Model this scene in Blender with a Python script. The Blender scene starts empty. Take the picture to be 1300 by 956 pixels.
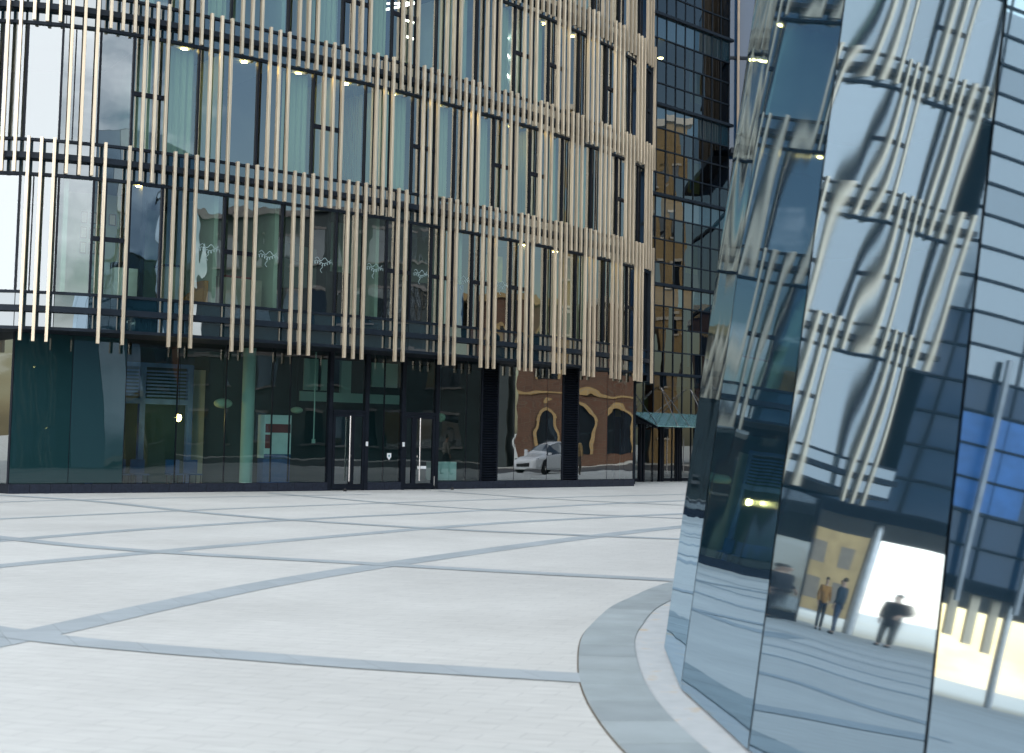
import bpy, bmesh, math, random
from math import sin, cos, pi, radians, atan2, hypot, sqrt
from mathutils import Vector, Matrix
random.seed(7)
scene = bpy.context.scene
COL = scene.collection

# ------------------------------------------------------------------ materials
def new_mat(name):
    m = bpy.data.materials.new(name); m.use_nodes = True
    nt = m.node_tree; nt.nodes.clear()
    out = nt.nodes.new('ShaderNodeOutputMaterial')
    return m, nt, out

def pos_noise(nt, scale, detail=4, stretch=(1, 1, 1)):
    g = nt.nodes.new('ShaderNodeNewGeometry')
    mp = nt.nodes.new('ShaderNodeMapping'); mp.inputs['Scale'].default_value = stretch
    nt.links.new(g.outputs['Position'], mp.inputs['Vector'])
    n = nt.nodes.new('ShaderNodeTexNoise'); n.inputs['Scale'].default_value = scale
    n.inputs['Detail'].default_value = detail
    nt.links.new(mp.outputs['Vector'], n.inputs['Vector'])
    return n

def mat(name, col, rough=0.6, metal=0.0, ns=3.0, amt=0.15, bump=0.0, stretch=(1, 1, 1), spec=0.5):
    m, nt, out = new_mat(name)
    b = nt.nodes.new('ShaderNodeBsdfPrincipled')
    b.inputs['Roughness'].default_value = rough; b.inputs['Metallic'].default_value = metal
    b.inputs['Specular IOR Level'].default_value = spec
    n = pos_noise(nt, ns, 5, stretch)
    r = nt.nodes.new('ShaderNodeValToRGB')
    c = Vector(col)
    r.color_ramp.elements[0].position = 0.3; r.color_ramp.elements[1].position = 0.7
    r.color_ramp.elements[0].color = (*(c * (1 - amt)), 1)
    r.color_ramp.elements[1].color = (*(c * (1 + amt)), 1)
    nt.links.new(n.outputs['Fac'], r.inputs['Fac'])
    nt.links.new(r.outputs['Color'], b.inputs['Base Color'])
    if bump:
        bp = nt.nodes.new('ShaderNodeBump'); bp.inputs['Distance'].default_value = bump
        nt.links.new(n.outputs['Fac'], bp.inputs['Height']); nt.links.new(bp.outputs['Normal'], b.inputs['Normal'])
    nt.links.new(b.outputs['BSDF'], out.inputs['Surface'])
    return m

def emit(name, col, strength):
    m, nt, out = new_mat(name)
    e = nt.nodes.new('ShaderNodeEmission'); e.inputs['Color'].default_value = (*col, 1)
    e.inputs['Strength'].default_value = strength
    nt.links.new(e.outputs[0], out.inputs['Surface'])
    return m

def glass(name, tint, base, gloss_col=(.93, .98, 1), wave=0.004, wscale=0.9, stretch=(1, 1, .6), solid=None, fmul=1.0, wave2=0.0, rough=0.0):
    """window glass: tinted see-through (or opaque backed) sheet with a coated mirror reflection, slightly wavy"""
    m, nt, out = new_mat(name)
    gl = nt.nodes.new('ShaderNodeBsdfGlossy'); gl.inputs['Roughness'].default_value = rough
    gl.inputs['Color'].default_value = (*gloss_col, 1)
    if solid:
        tr = nt.nodes.new('ShaderNodeBsdfDiffuse'); tr.inputs['Color'].default_value = (*solid, 1)
    else:
        tr = nt.nodes.new('ShaderNodeBsdfTransparent'); tr.inputs['Color'].default_value = (*tint, 1)
    n = pos_noise(nt, wscale, 1.5, stretch)
    bp = nt.nodes.new('ShaderNodeBump'); bp.inputs['Strength'].default_value = 1.0
    bp.inputs['Distance'].default_value = wave
    h = n.outputs['Fac']
    if wave2:
        n2 = pos_noise(nt, wscale * 3.1, 1.0, stretch)
        ma = nt.nodes.new('ShaderNodeMath'); ma.operation = 'MULTIPLY_ADD'
        ma.inputs[1].default_value = wave2
        nt.links.new(n2.outputs['Fac'], ma.inputs[0]); nt.links.new(n.outputs['Fac'], ma.inputs[2])
        h = ma.outputs[0]
    nt.links.new(h, bp.inputs['Height'])
    nt.links.new(bp.outputs['Normal'], gl.inputs['Normal'])
    ge = nt.nodes.new('ShaderNodeNewGeometry')
    dt = nt.nodes.new('ShaderNodeVectorMath'); dt.operation = 'DOT_PRODUCT'
    nt.links.new(ge.outputs['Incoming'], dt.inputs[0]); nt.links.new(ge.outputs['Normal'], dt.inputs[1])
    ab = nt.nodes.new('ShaderNodeMath'); ab.operation = 'ABSOLUTE'; nt.links.new(dt.outputs['Value'], ab.inputs[0])
    om = nt.nodes.new('ShaderNodeMath'); om.operation = 'SUBTRACT'; om.inputs[0].default_value = 1.0; nt.links.new(ab.outputs[0], om.inputs[1])
    fr = nt.nodes.new('ShaderNodeMath'); fr.operation = 'POWER'; fr.inputs[1].default_value = 4.2; nt.links.new(om.outputs[0], fr.inputs[0])
    mr = nt.nodes.new('ShaderNodeMapRange')
    mr.inputs['From Min'].default_value = 0.0; mr.inputs['From Max'].default_value = 1.0
    mr.inputs['To Min'].default_value = base; mr.inputs['To Max'].default_value = base + (1 - base) * fmul
    nt.links.new(fr.outputs[0], mr.inputs['Value'])
    mx = nt.nodes.new('ShaderNodeMixShader')
    nt.links.new(mr.outputs[0], mx.inputs['Fac'])
    nt.links.new(tr.outputs[0], mx.inputs[1]); nt.links.new(gl.outputs[0], mx.inputs[2])
    nt.links.new(mx.outputs[0], out.inputs['Surface'])
    return m

def paving_mat(name, c1, c2, mortar, bw, bh, rough, blot, bump=0.0015, rot=0.35, lo=.9, hi=1.08, wet=None):
    m, nt, out = new_mat(name)
    b = nt.nodes.new('ShaderNodeBsdfPrincipled'); b.inputs['Roughness'].default_value = rough
    g = nt.nodes.new('ShaderNodeNewGeometry')
    mp = nt.nodes.new('ShaderNodeMapping'); mp.inputs['Rotation'].default_value = (0, 0, rot)
    nt.links.new(g.outputs['Position'], mp.inputs['Vector'])
    br = nt.nodes.new('ShaderNodeTexBrick')
    br.inputs['Color1'].default_value = (*c1, 1); br.inputs['Color2'].default_value = (*c2, 1)
    br.inputs['Mortar'].default_value = (*mortar, 1); br.inputs['Scale'].default_value = 1
    br.inputs['Mortar Size'].default_value = 0.006; br.inputs['Mortar Smooth'].default_value = 0.3
    br.inputs['Brick Width'].default_value = bw; br.inputs['Row Height'].default_value = bh
    br.inputs['Bias'].default_value = 0
    nt.links.new(mp.outputs[0], br.inputs['Vector'])
    n = pos_noise(nt, blot, 6)
    n3 = pos_noise(nt, 9.0, 5, (0.35, 1.6, 1))
    mr = nt.nodes.new('ShaderNodeMapRange'); mr.inputs['From Min'].default_value = .3; mr.inputs['From Max'].default_value = .7
    mr.inputs['To Min'].default_value = lo; mr.inputs['To Max'].default_value = hi
    nt.links.new(n.outputs['Fac'], mr.inputs['Value'])
    mr3 = nt.nodes.new('ShaderNodeMapRange'); mr3.inputs['From Min'].default_value = .3; mr3.inputs['From Max'].default_value = .7
    mr3.inputs['To Min'].default_value = .93; mr3.inputs['To Max'].default_value = 1.06
    nt.links.new(n3.outputs['Fac'], mr3.inputs['Value'])
    mm = nt.nodes.new('ShaderNodeMath'); mm.operation = 'MULTIPLY'
    nt.links.new(mr.outputs[0], mm.inputs[0]); nt.links.new(mr3.outputs[0], mm.inputs[1])
    mx = nt.nodes.new('ShaderNodeMix'); mx.data_type = 'RGBA'; mx.blend_type = 'MULTIPLY'; mx.inputs['Factor'].default_value = 1
    nt.links.new(br.outputs['Color'], mx.inputs['A']); nt.links.new(mm.outputs[0], mx.inputs['B'])
    nt.links.new(mx.outputs['Result'], b.inputs['Base Color'])
    if bump:
        bp = nt.nodes.new('ShaderNodeBump'); bp.inputs['Distance'].default_value = bump
        nt.links.new(br.outputs['Fac'], bp.inputs['Height']); bp.invert = True
        nt.links.new(bp.outputs['Normal'], b.inputs['Normal'])
    nt.links.new(b.outputs['BSDF'], out.inputs['Surface'])
    return m

def brick_mat(name, c1, c2, mortar, scale=1.0):
    m, nt, out = new_mat(name)
    b = nt.nodes.new('ShaderNodeBsdfPrincipled'); b.inputs['Roughness'].default_value = .9
    g = nt.nodes.new('ShaderNodeNewGeometry')
    sx = nt.nodes.new('ShaderNodeSeparateXYZ'); nt.links.new(g.outputs['Position'], sx.inputs[0])
    ad = nt.nodes.new('ShaderNodeMath'); ad.operation = 'ADD'
    nt.links.new(sx.outputs[0], ad.inputs[0]); nt.links.new(sx.outputs[1], ad.inputs[1])
    cb = nt.nodes.new('ShaderNodeCombineXYZ'); nt.links.new(ad.outputs[0], cb.inputs[0]); nt.links.new(sx.outputs[2], cb.inputs[1])
    br = nt.nodes.new('ShaderNodeTexBrick')
    br.inputs['Color1'].default_value = (*c1, 1); br.inputs['Color2'].default_value = (*c2, 1); br.inputs['Mortar'].default_value = (*mortar, 1)
    br.inputs['Scale'].default_value = scale; br.inputs['Brick Width'].default_value = .5; br.inputs['Row Height'].default_value = .16
    br.inputs['Mortar Size'].default_value = .012
    nt.links.new(cb.outputs[0], br.inputs['Vector']); nt.links.new(br.outputs['Color'], b.inputs['Base Color'])
    nt.links.new(b.outputs[0], out.inputs['Surface'])
    return m

M = {}
M['paving'] = paving_mat('pale_paving', (.54, .55, .525), (.522, .533, .51), (.45, .46, .445), .42, .14, .75, .35, .0006, lo=.87, hi=1.07)
M['band'] = paving_mat('blue_grey_granite', (.31, .36, .385), (.345, .395, .42), (.27, .31, .33), .9, .45, .6, .8, .001, 1.1)
M['kerb'] = mat('kerb_stone', (.29, .345, .36), .55, 0, 2.5, .13, .0005)
M['kerb_b'] = mat('kerb_stone_dark', (.265, .315, .33), .55, 0, 2.5, .13, .0005)
M['kerb_c'] = mat('kerb_stone_light', (.31, .365, .38), .55, 0, 2.5, .13, .0005)
M['fin'] = mat('champagne_metal', (.64, .53, .385), .40, .6, 2.6, .17, 0, (9, 9, .22))
def vary(m, lo_, hi_):
    nt = m.node_tree; b = [n for n in nt.nodes if n.type == 'BSDF_PRINCIPLED'][0]; l = b.inputs['Base Color'].links[0]; src = l.from_socket
    oi = nt.nodes.new('ShaderNodeObjectInfo'); mr = nt.nodes.new('ShaderNodeMapRange'); mr.inputs['To Min'].default_value = lo_; mr.inputs['To Max'].default_value = hi_
    nt.links.new(oi.outputs['Random'], mr.inputs['Value'])
    mx = nt.nodes.new('ShaderNodeMix'); mx.data_type = 'RGBA'; mx.blend_type = 'MULTIPLY'; mx.inputs['Factor'].default_value = 1
    nt.links.new(src, mx.inputs['A']); nt.links.new(mr.outputs[0], mx.inputs['B']); nt.links.new(mx.outputs['Result'], b.inputs['Base Color'])
vary(M['fin'], .84, 1.1)
M['fin_brown'] = mat('bronze_metal', (.20, .15, .10), .45, 0, 2, .15)
M['rail'] = mat('black_rail_metal', (.010, .016, .024), .5, 0, 3, .2, spec=.15)
M['black'] = mat('black_frame_metal', (.007, .010, .016), .45, 0, 3, .2, spec=.15)
M['plinth'] = mat('black_granite_plinth', (.016, .021, .034), .4, 0, 14, .3, spec=.25)
M['blindglass'] = glass('dark_blind_glass', None, .05, wave=.003, solid=(.010, .034, .038))
M['win'] = glass('coated_window_glass', (.56, .68, .60), .20, wave=.006, wscale=.8, wave2=.12)
M['win_b'] = glass('coated_window_glass_wavy', (.56, .68, .60), .23, wave=.014, wscale=.75, wave2=.15)
M['spandrel'] = glass('dark_spandrel_glass', None, .17, wave=.004, wscale=.8, solid=(.006, .022, .032))
M['shop'] = glass('shop_front_glass', (.42, .60, .57), .085, wave=.005, wscale=.7, wave2=.1)
M['shop_w'] = glass('wavy_shop_front_glass', (.32, .40, .38), .30, wave=.013, wscale=.42, stretch=(.7, .7, 1.5), wave2=.08)
M['tower'] = glass('leaning_mirror_glass', None, .53, gloss_col=(.62, .79, .93), wave=.024, wscale=.33, stretch=(1.0, 1.0, .45), solid=(.010, .028, .045), wave2=.11, rough=.020)
M['tower_seam'] = mat('tower_seam', (.03, .045, .065), .3, .3, 3, .2)
M['backglass'] = glass('blue_curtain_glass', (.15, .22, .27), .10, wave=.007, wscale=.6, wave2=.1)
M['canopyglass'] = glass('green_canopy_glass', None, .10, wave=.001, solid=(.15, .30, .30))
M['doorglass'] = glass('door_glass', (.42, .56, .55), .15, wave=.003, wscale=.8)
M['wall_in'] = mat('pale_green_plaster', (.46, .58, .53), .9, 0, .7, .12)
M['wall_dk'] = mat('dark_teal_wall', (.035, .085, .095), .8, 0, .6, .2)
M['wall_bk'] = mat('black_partition', (.010, .014, .02), .7, 0, .6, .2)
M['wall_bl'] = mat('deep_blue_wall', (.008, .03, .10), .8, 0, .6, .2)
M['ceil'] = mat('ceiling_grey', (.16, .2, .21), .9, 0, 1, .1)
M['slab'] = mat('slab_edge', (.02, .028, .034), .8, 0, 1, .1)
M['curtain'] = mat('pale_green_curtain', (.43, .50, .38), .95, 0, 2.5, .16, 0, (2, 2, .15))
M['blind'] = mat('brown_vertical_blind', (.13, .105, .075), .8, 0, 2, .25)
M['curtain_bl'] = mat('blue_curtain', (.07, .16, .42), .8, 0, 2, .25)
M['reflect_gd'] = mat('ochre_reflection', (.55, .40, .12), .8, 0, 2, .25)  # golden window reflection put into the colour
M['steel'] = mat('brushed_steel', (.62, .60, .58), .22, 1.0, 6, .08)
M['white'] = mat('white_paint', (.75, .78, .78), .5, 0, 4, .06)
M['decal'] = glass('frosted_decal', (.55, .62, .62), .0, solid=(.30, .40, .40))
M['concrete'] = mat('concrete', (.36, .36, .35), .85, 0, 1.5, .18)
M['stone'] = mat('pale_stone', (.48, .45, .40), .85, 0, .8, .15)
M['soffit'] = mat('dark_soffit', (.008, .011, .016), .6, 0, 1.2, .2, spec=.1)
M['oakcab'] = mat('beige_cabinet', (.42, .41, .36), .6, 0, 2, .1)
M['orange'] = mat('orange_fabric', (.55, .23, .03), .9, 0, 6, .15)
M['red'] = mat('dark_red_print', (.22, .03, .035), .6, 0, 4, .15)
M['bluepan'] = mat('bright_blue_panel', (.04, .16, .42), .4, 0, 2, .15)
M['fin_grey'] = mat('grey_fin_metal', (.42, .42, .42), .45, 0, 2, .15)
M['blue'] = mat('blue_panel', (.03, .10, .26), .5, 0, 4, .15)
M['yellow'] = mat('yellow_panel', (.45, .36, .05), .6, 0, 4, .15)
M['teal'] = mat('teal_panel', (.09, .27, .29), .6, 0, 4, .15)
M['warm'] = emit('warm_lamp', (1, .60, .2), 70)
M['cool'] = emit('led_line', (1, .93, .88), 9)
M['tube'] = emit('reflection_glow', (.9, .97, 1), 5)  # glow of the white reflection streak in the rear glass
M['brick'] = brick_mat('red_brick', (.11, .056, .038), (.08, .042, .03), (.11, .095, .08))
M['ybrick'] = brick_mat('yellow_brick', (.33, .235, .11), (.27, .19, .09), (.28, .24, .18))
M['gold'] = mat('glow_ochre_render', (.46, .31, .14), .9, 0, .9, .15)  # ochre stands in for a golden glow beyond the wing
M['asphalt'] = mat('asphalt', (.055, .055, .06), .85, 0, 20, .25)
M['roof'] = mat('grey_roof', (.15, .15, .16), .9, 0, 2, .15)
M['darkclad'] = mat('dark_cladding', (.028, .042, .05), .7, 0, .5, .25)
M['wingdark'] = glass('dark_blue_wing_glass', None, .035, wave=.004, solid=(.012, .035, .075))
M['winglass'] = glass('pale_wing_glass', (.38, .50, .55), .20, wave=.005, wscale=.6, wave2=.1)
M['darkwin'] = glass('dark_far_glass', None, .15, wave=.003, solid=(.015, .02, .028))
M['carpaint'] = mat('white_car_paint', (.78, .79, .80), .18, 0, 8, .03)
M['rubber'] = mat('black_rubber', (.015, .015, .016), .8, 0, 9, .2)
M['skin'] = mat('skin', (.48, .30, .21), .6, 0, 12, .08)
M['hair'] = mat('dark_hair', (.02, .014, .01), .7, 0, 30, .3)
M['leaf'] = mat('leaf', (.05, .085, .035), .7, 0, 3, .35)
M['bark'] = mat('bark', (.10, .075, .05), .9, 0, 8, .3)
def gutter_mat():
    m, nt, out = new_mat('pale_gutter_with_rust')
    b = nt.nodes.new('ShaderNodeBsdfPrincipled'); b.inputs['Roughness'].default_value = .7
    n = pos_noise(nt, 5.5, 4, (1, 1, 1))
    r = nt.nodes.new('ShaderNodeValToRGB')
    e = r.color_ramp.elements
    e[0].position = .3; e[0].color = (.41, .445, .455, 1)
    e[1].position = .58; e[1].color = (.47, .505, .515, 1)
    x = r.color_ramp.elements.new(.72); x.color = (.50, .42, .31, 1)
    nt.links.new(n.outputs['Fac'], r.inputs['Fac']); nt.links.new(r.outputs['Color'], b.inputs['Base Color'])
    nt.links.new(b.outputs[0], out.inputs['Surface'])
    return m
M['gutter'] = gutter_mat()

# ------------------------------------------------------------------ builders
class MB:
    def __init__(self): self.v = []; self.f = []; self.mi = []
    def quad(self, a, b, c, d, mi=0):
        i = len(self.v); self.v += [tuple(a), tuple(b), tuple(c), tuple(d)]; self.f.append((i, i+1, i+2, i+3)); self.mi.append(mi)
    def hexa(self, p, mi=0):
        """p: 8 points, bottom 0-3 (ccw) and top 4-7"""
        i = len(self.v); self.v += [tuple(q) for q in p]
        for f in ((0, 3, 2, 1), (4, 5, 6, 7), (0, 1, 5, 4), (1, 2, 6, 5), (2, 3, 7, 6), (3, 0, 4, 7)):
            self.f.append(tuple(i+k for k in f)); self.mi.append(mi)
    def box(self, x0, x1, y0, y1, z0, z1, mi=0):
        self.hexa([(x0, y0, z0), (x1, y0, z0), (x1, y1, z0), (x0, y1, z0), (x0, y0, z1), (x1, y0, z1), (x1, y1, z1), (x0, y1, z1)], mi)
    def obox(self, c, u, hw, hd, z0, z1, mi=0):
        """box centred at c (x,y), u = unit direction of its width"""
        w = (-u[1], u[0])
        P = [(c[0]+a*hw*u[0]+b*hd*w[0], c[1]+a*hw*u[1]+b*hd*w[1]) for a, b in ((-1, -1), (1, -1), (1, 1), (-1, 1))]
        self.hexa([(*p, z0) for p in P]+[(*p, z1) for p in P], mi)
    def tube(self, pts, r, n=8, mi=0, cap=True):
        pts = [Vector(p) for p in pts]; rs = r if isinstance(r, (list, tuple)) else [r]*len(pts)
        rings = []
        for k, p in enumerate(pts):
            d = (pts[min(k+1, len(pts)-1)]-pts[max(k-1, 0)]).normalized()
            a = d.cross(Vector((0, 0, 1)) if abs(d.z) < .95 else Vector((1, 0, 0))).normalized(); b = d.cross(a)
            i = len(self.v)
            for j in range(n):
                t = 2*pi*j/n; self.v.append(tuple(p+(a*cos(t)+b*sin(t))*rs[k]))
            rings.append(i)
        for k in range(len(rings)-1):
            for j in range(n):
                self.f.append((rings[k]+j, rings[k]+(j+1) % n, rings[k+1]+(j+1) % n, rings[k+1]+j)); self.mi.append(mi)
        if cap:
            self.f.append(tuple(rings[0]+j for j in reversed(range(n)))); self.mi.append(mi)
            self.f.append(tuple(rings[-1]+j for j in range(n))); self.mi.append(mi)
    def lathe(self, c, prof, n=20, mi=0):
        rings = []
        for r, z in prof:
            rings.append(len(self.v))
            for j in range(n):
                t = 2*pi*j/n; self.v.append((c[0]+r*cos(t), c[1]+r*sin(t), c[2]+z))
        for k in range(len(rings)-1):
            for j in range(n):
                self.f.append((rings[k]+j, rings[k]+(j+1) % n, rings[k+1]+(j+1) % n, rings[k+1]+j)); self.mi.append(mi)
    def poly(self, pts, mi=0):
        i = len(self.v); self.v += [tuple(p) for p in pts]; self.f.append(tuple(range(i, i+len(pts)))); self.mi.append(mi)
    def build(self, name, mats, parent=None, smooth=False, bevel=0, flip=False):
        if not isinstance(mats, (list, tuple)): mats = [mats]
        me = bpy.data.meshes.new(name); me.from_pydata(self.v, [], self.f)
        for m in mats: me.materials.append(m)
        me.polygons.foreach_set('material_index', self.mi)
        if smooth: me.polygons.foreach_set('use_smooth', [True]*len(self.f))
        bm = bmesh.new(); bm.from_mesh(me)
        bmesh.ops.recalc_face_normals(bm, faces=bm.faces)
        bm.to_mesh(me); bm.free(); me.update()
        o = bpy.data.objects.new(name, me); COL.objects.link(o)
        if parent: o.parent = parent
        if bevel:
            b = o.modifiers.new('bevel', 'BEVEL'); b.width = bevel; b.segments = 2; b.limit_method = 'ANGLE'
        return o

def empty(name, label=None, cat=None, group=None):
    o = bpy.data.objects.new(name, None); COL.objects.link(o); o.empty_display_size = .3
    return tag(o, label, cat, group)
def tag(o, label=None, cat=None, group=None, kind=None):
    if label: o['label'] = label
    if cat: o['category'] = cat
    if group: o['group'] = group
    if kind: o['kind'] = kind
    return o

# ------------------------------------------------------------------ setting: ground
mb = MB()
mb.quad((-700, -700, 0), (700, -700, 0), (700, 900, 0), (-700, 900, 0))
tag(mb.build('plaza', M['paving']), 'pale grey block paving of the plaza', None, None, 'structure')

def strip(name, pts, w, z=0.004, m='band'):
    P = [Vector((*p, 0)) for p in pts]
    # Catmull-Rom resample
    Q = []
    for i in range(len(P)-1):
        p0 = P[max(i-1, 0)]; p1 = P[i]; p2 = P[i+1]; p3 = P[min(i+2, len(P)-1)]
        for k in range(8):
            t = k/8
            Q.append(.5*((2*p1)+(-p0+p2)*t+(2*p0-5*p1+4*p2-p3)*t*t+(-p0+3*p1-3*p2+p3)*t**3))
    Q.append(P[-1])
    mb = MB(); L = []; R = []
    for i, q in enumerate(Q):
        d = (Q[min(i+1, len(Q)-1)]-Q[max(i-1, 0)]).normalized(); nrm = Vector((-d.y, d.x, 0))*(w/2)
        L.append((q+nrm)+Vector((0, 0, z))); R.append((q-nrm)+Vector((0, 0, z)))
    for i in range(len(Q)-1): mb.quad(R[i], R[i+1], L[i+1], L[i])
    o = mb.build(name, M[m]); tag(o, kind='structure'); return o
A_LINES = [
 ([(-4.9, 7.2), (-4.35, 9.4), (-3.78, 11.2), (-3.32, 12.9), (-2.72, 14.8), (-2.0, 16.6), (-1.30, 18.05), (0.05, 20.75), (1.6, 23.6), (3.45, 26.6), (6.2, 30.3), (10, 34.6), (15, 39)], .42),
 ([(-8.2, 11.5), (-7.1, 14.4), (-6.1, 16.55), (-4.95, 18.65), (-3.85, 20.6), (-2.6, 22.75), (-1.4, 24.8), (0.05, 26.9), (1.95, 29.15), (4.1, 31.45), (7.5, 34.8), (12, 39)], .36),
 ([(-10.5, 13.8), (-8.9, 17.6), (-7.55, 20.2), (-6.85, 21.8), (-6.0, 23.5), (-4.5, 26.0), (-3.2, 27.8), (-1.85, 29.5), (-0.4, 31.5), (2.4, 35.4), (5.0, 38.5), (9, 42.5)], .34),
 ([(-13.5, 17), (-11.2, 21.8), (-9.43, 25.0), (-8.44, 26.6), (-7.43, 28.1), (-6.08, 30.05), (-3.78, 33.0), (-1.6, 35.6), (2, 39.6), (6, 43.6)], .26),
 ([(-16, 21), (-13.6, 27), (-11.63, 30.8), (-10.03, 32.9), (-8.4, 34.6), (-6.7, 36.2), (-4, 38.6)], .22)]
B_LINES = [
 ([(-13.6, 34.2), (-12.0, 33.55), (-9.58, 31.7), (-6.7, 28.5), (-4.6, 26.6), (-2.91, 25.5), (-1.6, 24.75), (0.08, 24.0), (2.94, 23.15), (6.5, 22.6)], .32),
 ([(-13, 26), (-10, 22.7), (-7.83, 20.75), (-6.2, 19.5), (-4.84, 18.75), (-3.5, 18.2), (-2.2, 17.75), (-1.2, 17.35), (0.27, 16.8), (2.1, 16.2)], .34),
 ([(-8, 14.2), (-5.6, 12.2), (-4.2, 11.15), (-3.5, 10.72), (-2.67, 10.38), (-1.9, 10.12), (-1.05, 9.85), (-0.25, 9.65), (0.55, 9.46)], .36),
 ([(-6.8, 38.2), (-4.58, 35.6), (-2.5, 33.2), (-0.4, 31.5), (2.2, 30.1), (4.2, 29.3), (8, 28.2)], .22),
 ([(-2.2, 42.0), (0.5, 38.6), (3.2, 36.4), (7, 34.4)], .18)]
for i, (p, w) in enumerate(A_LINES): strip('paving_band', p, w, .004)
for i, (p, w) in enumerate(B_LINES): strip('paving_band', p, w, .0075)

# ------------------------------------------------------------------ mirror tower (leaning faceted cone)
TC = (14.7122, 9.1752); TR = 13.5574; TK = .1304; TP0 = 3.0228; TD = .1304; TH = 15.0
NF = 48
def tang(i): return TP0 + (i - 10) * TD if i < NF else TP0 - 10*TD + 2*pi
def tpt(i, h, off=0):
    a = tang(i); r = TR-TK*h+off
    return Vector((TC[0]+r*cos(a), TC[1]+r*sin(a), h))
tower = empty('mirror_tower', 'leaning faceted mirror glass tower beside the curved stone kerb', 'tower')
mb = MB()
for i in range(NF): mb.quad(tpt(i, -.2, -.035), tpt(i+1, -.2, -.035), tpt(i+1, TH, -.035), tpt(i, TH, -.035))
mb.build('seam_frame', M['tower_seam'], tower)
mb = MB()
mb.poly([tpt(i, TH+.02, -.03) for i in range(NF)])
mb.build('roof', M['roof'], tower)
for i in range(NF):
    mb = MB()
    a0, b0, b1, a1 = tpt(i, .03), tpt(i+1, .03), tpt(i+1, TH), tpt(i, TH)
    u = (b0-a0).normalized()*.011; u1 = (b1-a1).normalized()*.011
    a0 = a0+u; b0 = b0-u; a1 = a1+u1; b1 = b1-u1
    n = (b0-a0).cross(a1-a0).normalized()
    mid = (a0+b1)/2; 
    if n.dot(mid-Vector((TC[0], TC[1], mid.z))) < 0: n = -n
    NU, NV = 14, 12; bow = {11: .0031, 12: .0045, 13: .0033}.get(i, .0008 if i < 11 else .003)
    for v in range(NV+1):
        for q in range(NU+1):
            f = q/NU; g = v/NV; p = a0.lerp(b0, f).lerp(a1.lerp(b1, f), g)
            mb.v.append(tuple(p-n*(bow*4*f*(1-f))))
    for v in range(NV):
        for q in range(NU):
            k = v*(NU+1)+q; mb.f.append((k, k+1, k+NU+2, k+NU+1)); mb.mi.append(0)
    o = mb.build('glass_panel', M['tower'], tower, smooth=True)
# kerb ring and gutter following the tower foot
def rout(a):
    """outer kerb radius about the tower centre at angle a, from the plaza side"""
    d = (a-pi)
    K = [(-1.4, 14.2), (-1.0, 14.45), (-.494, 14.46), (-.338, 14.34), (-.2, 14.26), (-.05, 14.2), (.3, 14.2), (1.4, 14.2)]
    d = (d+pi) % (2*pi)-pi
    if d <= K[0][0] or d >= K[-1][0]:
        return 14.2
    for (x0, y0), (x1, y1) in zip(K, K[1:]):
        if x0 <= d <= x1:
            t = (d-x0)/(x1-x0); t = t*t*(3-2*t); return y0+(y1-y0)*t
def ringpt(r, a, z): return (TC[0]+r*cos(a), TC[1]+r*sin(a), z)
mb = MB(); NS = 150
for i in range(NS):
    a0 = 2*pi*i/NS+.0005; a1 = 2*pi*(i+1)/NS-.0005
    am = (a0+a1)/2; mi = random.choice((0, 0, 1, 2))
    for k in range(3):
        b0 = a0+(a1-a0)*k/3; b1 = a0+(a1-a0)*(k+1)/3
        mb.hexa([ringpt(rout(b0)-.44, b0, -.05), ringpt(rout(b0), b0, -.05), ringpt(rout(b1), b1, -.05), ringpt(rout(b1)-.44, b1, -.05),
                 ringpt(rout(b0)-.44, b0, .018), ringpt(rout(b0), b0, .018), ringpt(rout(b1), b1, .018), ringpt(rout(b1)-.44, b1, .018)], mi)
tag(mb.build('kerb', [M['kerb'], M['kerb_b'], M['kerb_c']]), kind='structure')
mb = MB()
for i in range(300):
    a0 = 2*pi*i/300; a1 = 2*pi*(i+1)/300
    mb.quad(ringpt(rout(a0)-.43, a0, .010), ringpt(13.3, a0, .010), ringpt(13.3, a1, .010), ringpt(rout(a1)-.43, a1, .010))
tag(mb.build('gutter', M['gutter']), kind='structure')
mb = MB()
for i in range(300):
    a0 = 2*pi*i/300; a1 = 2*pi*(i+1)/300
    mb.quad(ringpt(rout(a0)+.012, a0, .006), ringpt(rout(a0)-.45, a0, .006), ringpt(rout(a1)-.45, a1, .006), ringpt(rout(a1)+.012, a1, .006))
tag(mb.build('kerb_joint', M['bark']), kind='structure')

# ------------------------------------------------------------------ the curved fin-clad office block
KS = [-9, -2, -1, 0, 1, 2, 3, 4, 5, 6, 7, 8, 11, 12, 13, 14, 15, 17, 18, 19, 20, 21, 22, 23, 24, 25, 26, 27, 28]
KA = [3, 2, 1, 0, .9, 11.2, 21, 28.8, 34, 37.2, 39, 39.6, 39.5, 42, 44.4, 46.2, 47, 47, 47.7, 49.4, 51.5, 52.6, 53.2, 54.3, 56, 59, 63, 67, 70]
def interp(x, X, Y):
    if x <= X[0]: return Y[0]
    for (x0, y0), (x1, y1) in zip(zip(X, Y), zip(X[1:], Y[1:])):
        if x <= x1: return y0+(y1-y0)*(x-x0)/(x1-x0)
    return Y[-1]
DS = .05; S0, S1 = -6.1, 27.45
_n = int(round((28-(-9))/DS))
_tab = []
x = y = 0.0
for i in range(_n+1):
    s = -9+i*DS; a = radians(interp(s, KS, KA)); _tab.append([s, x, y, a]); x += cos(a)*DS; y += sin(a)*DS
_i0 = int(round(9/DS)); _dx = -14.409-_tab[_i0][1]; _dy = 33.814-_tab[_i0][2]
for r in _tab: r[1] += _dx; r[2] += _dy
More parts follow.
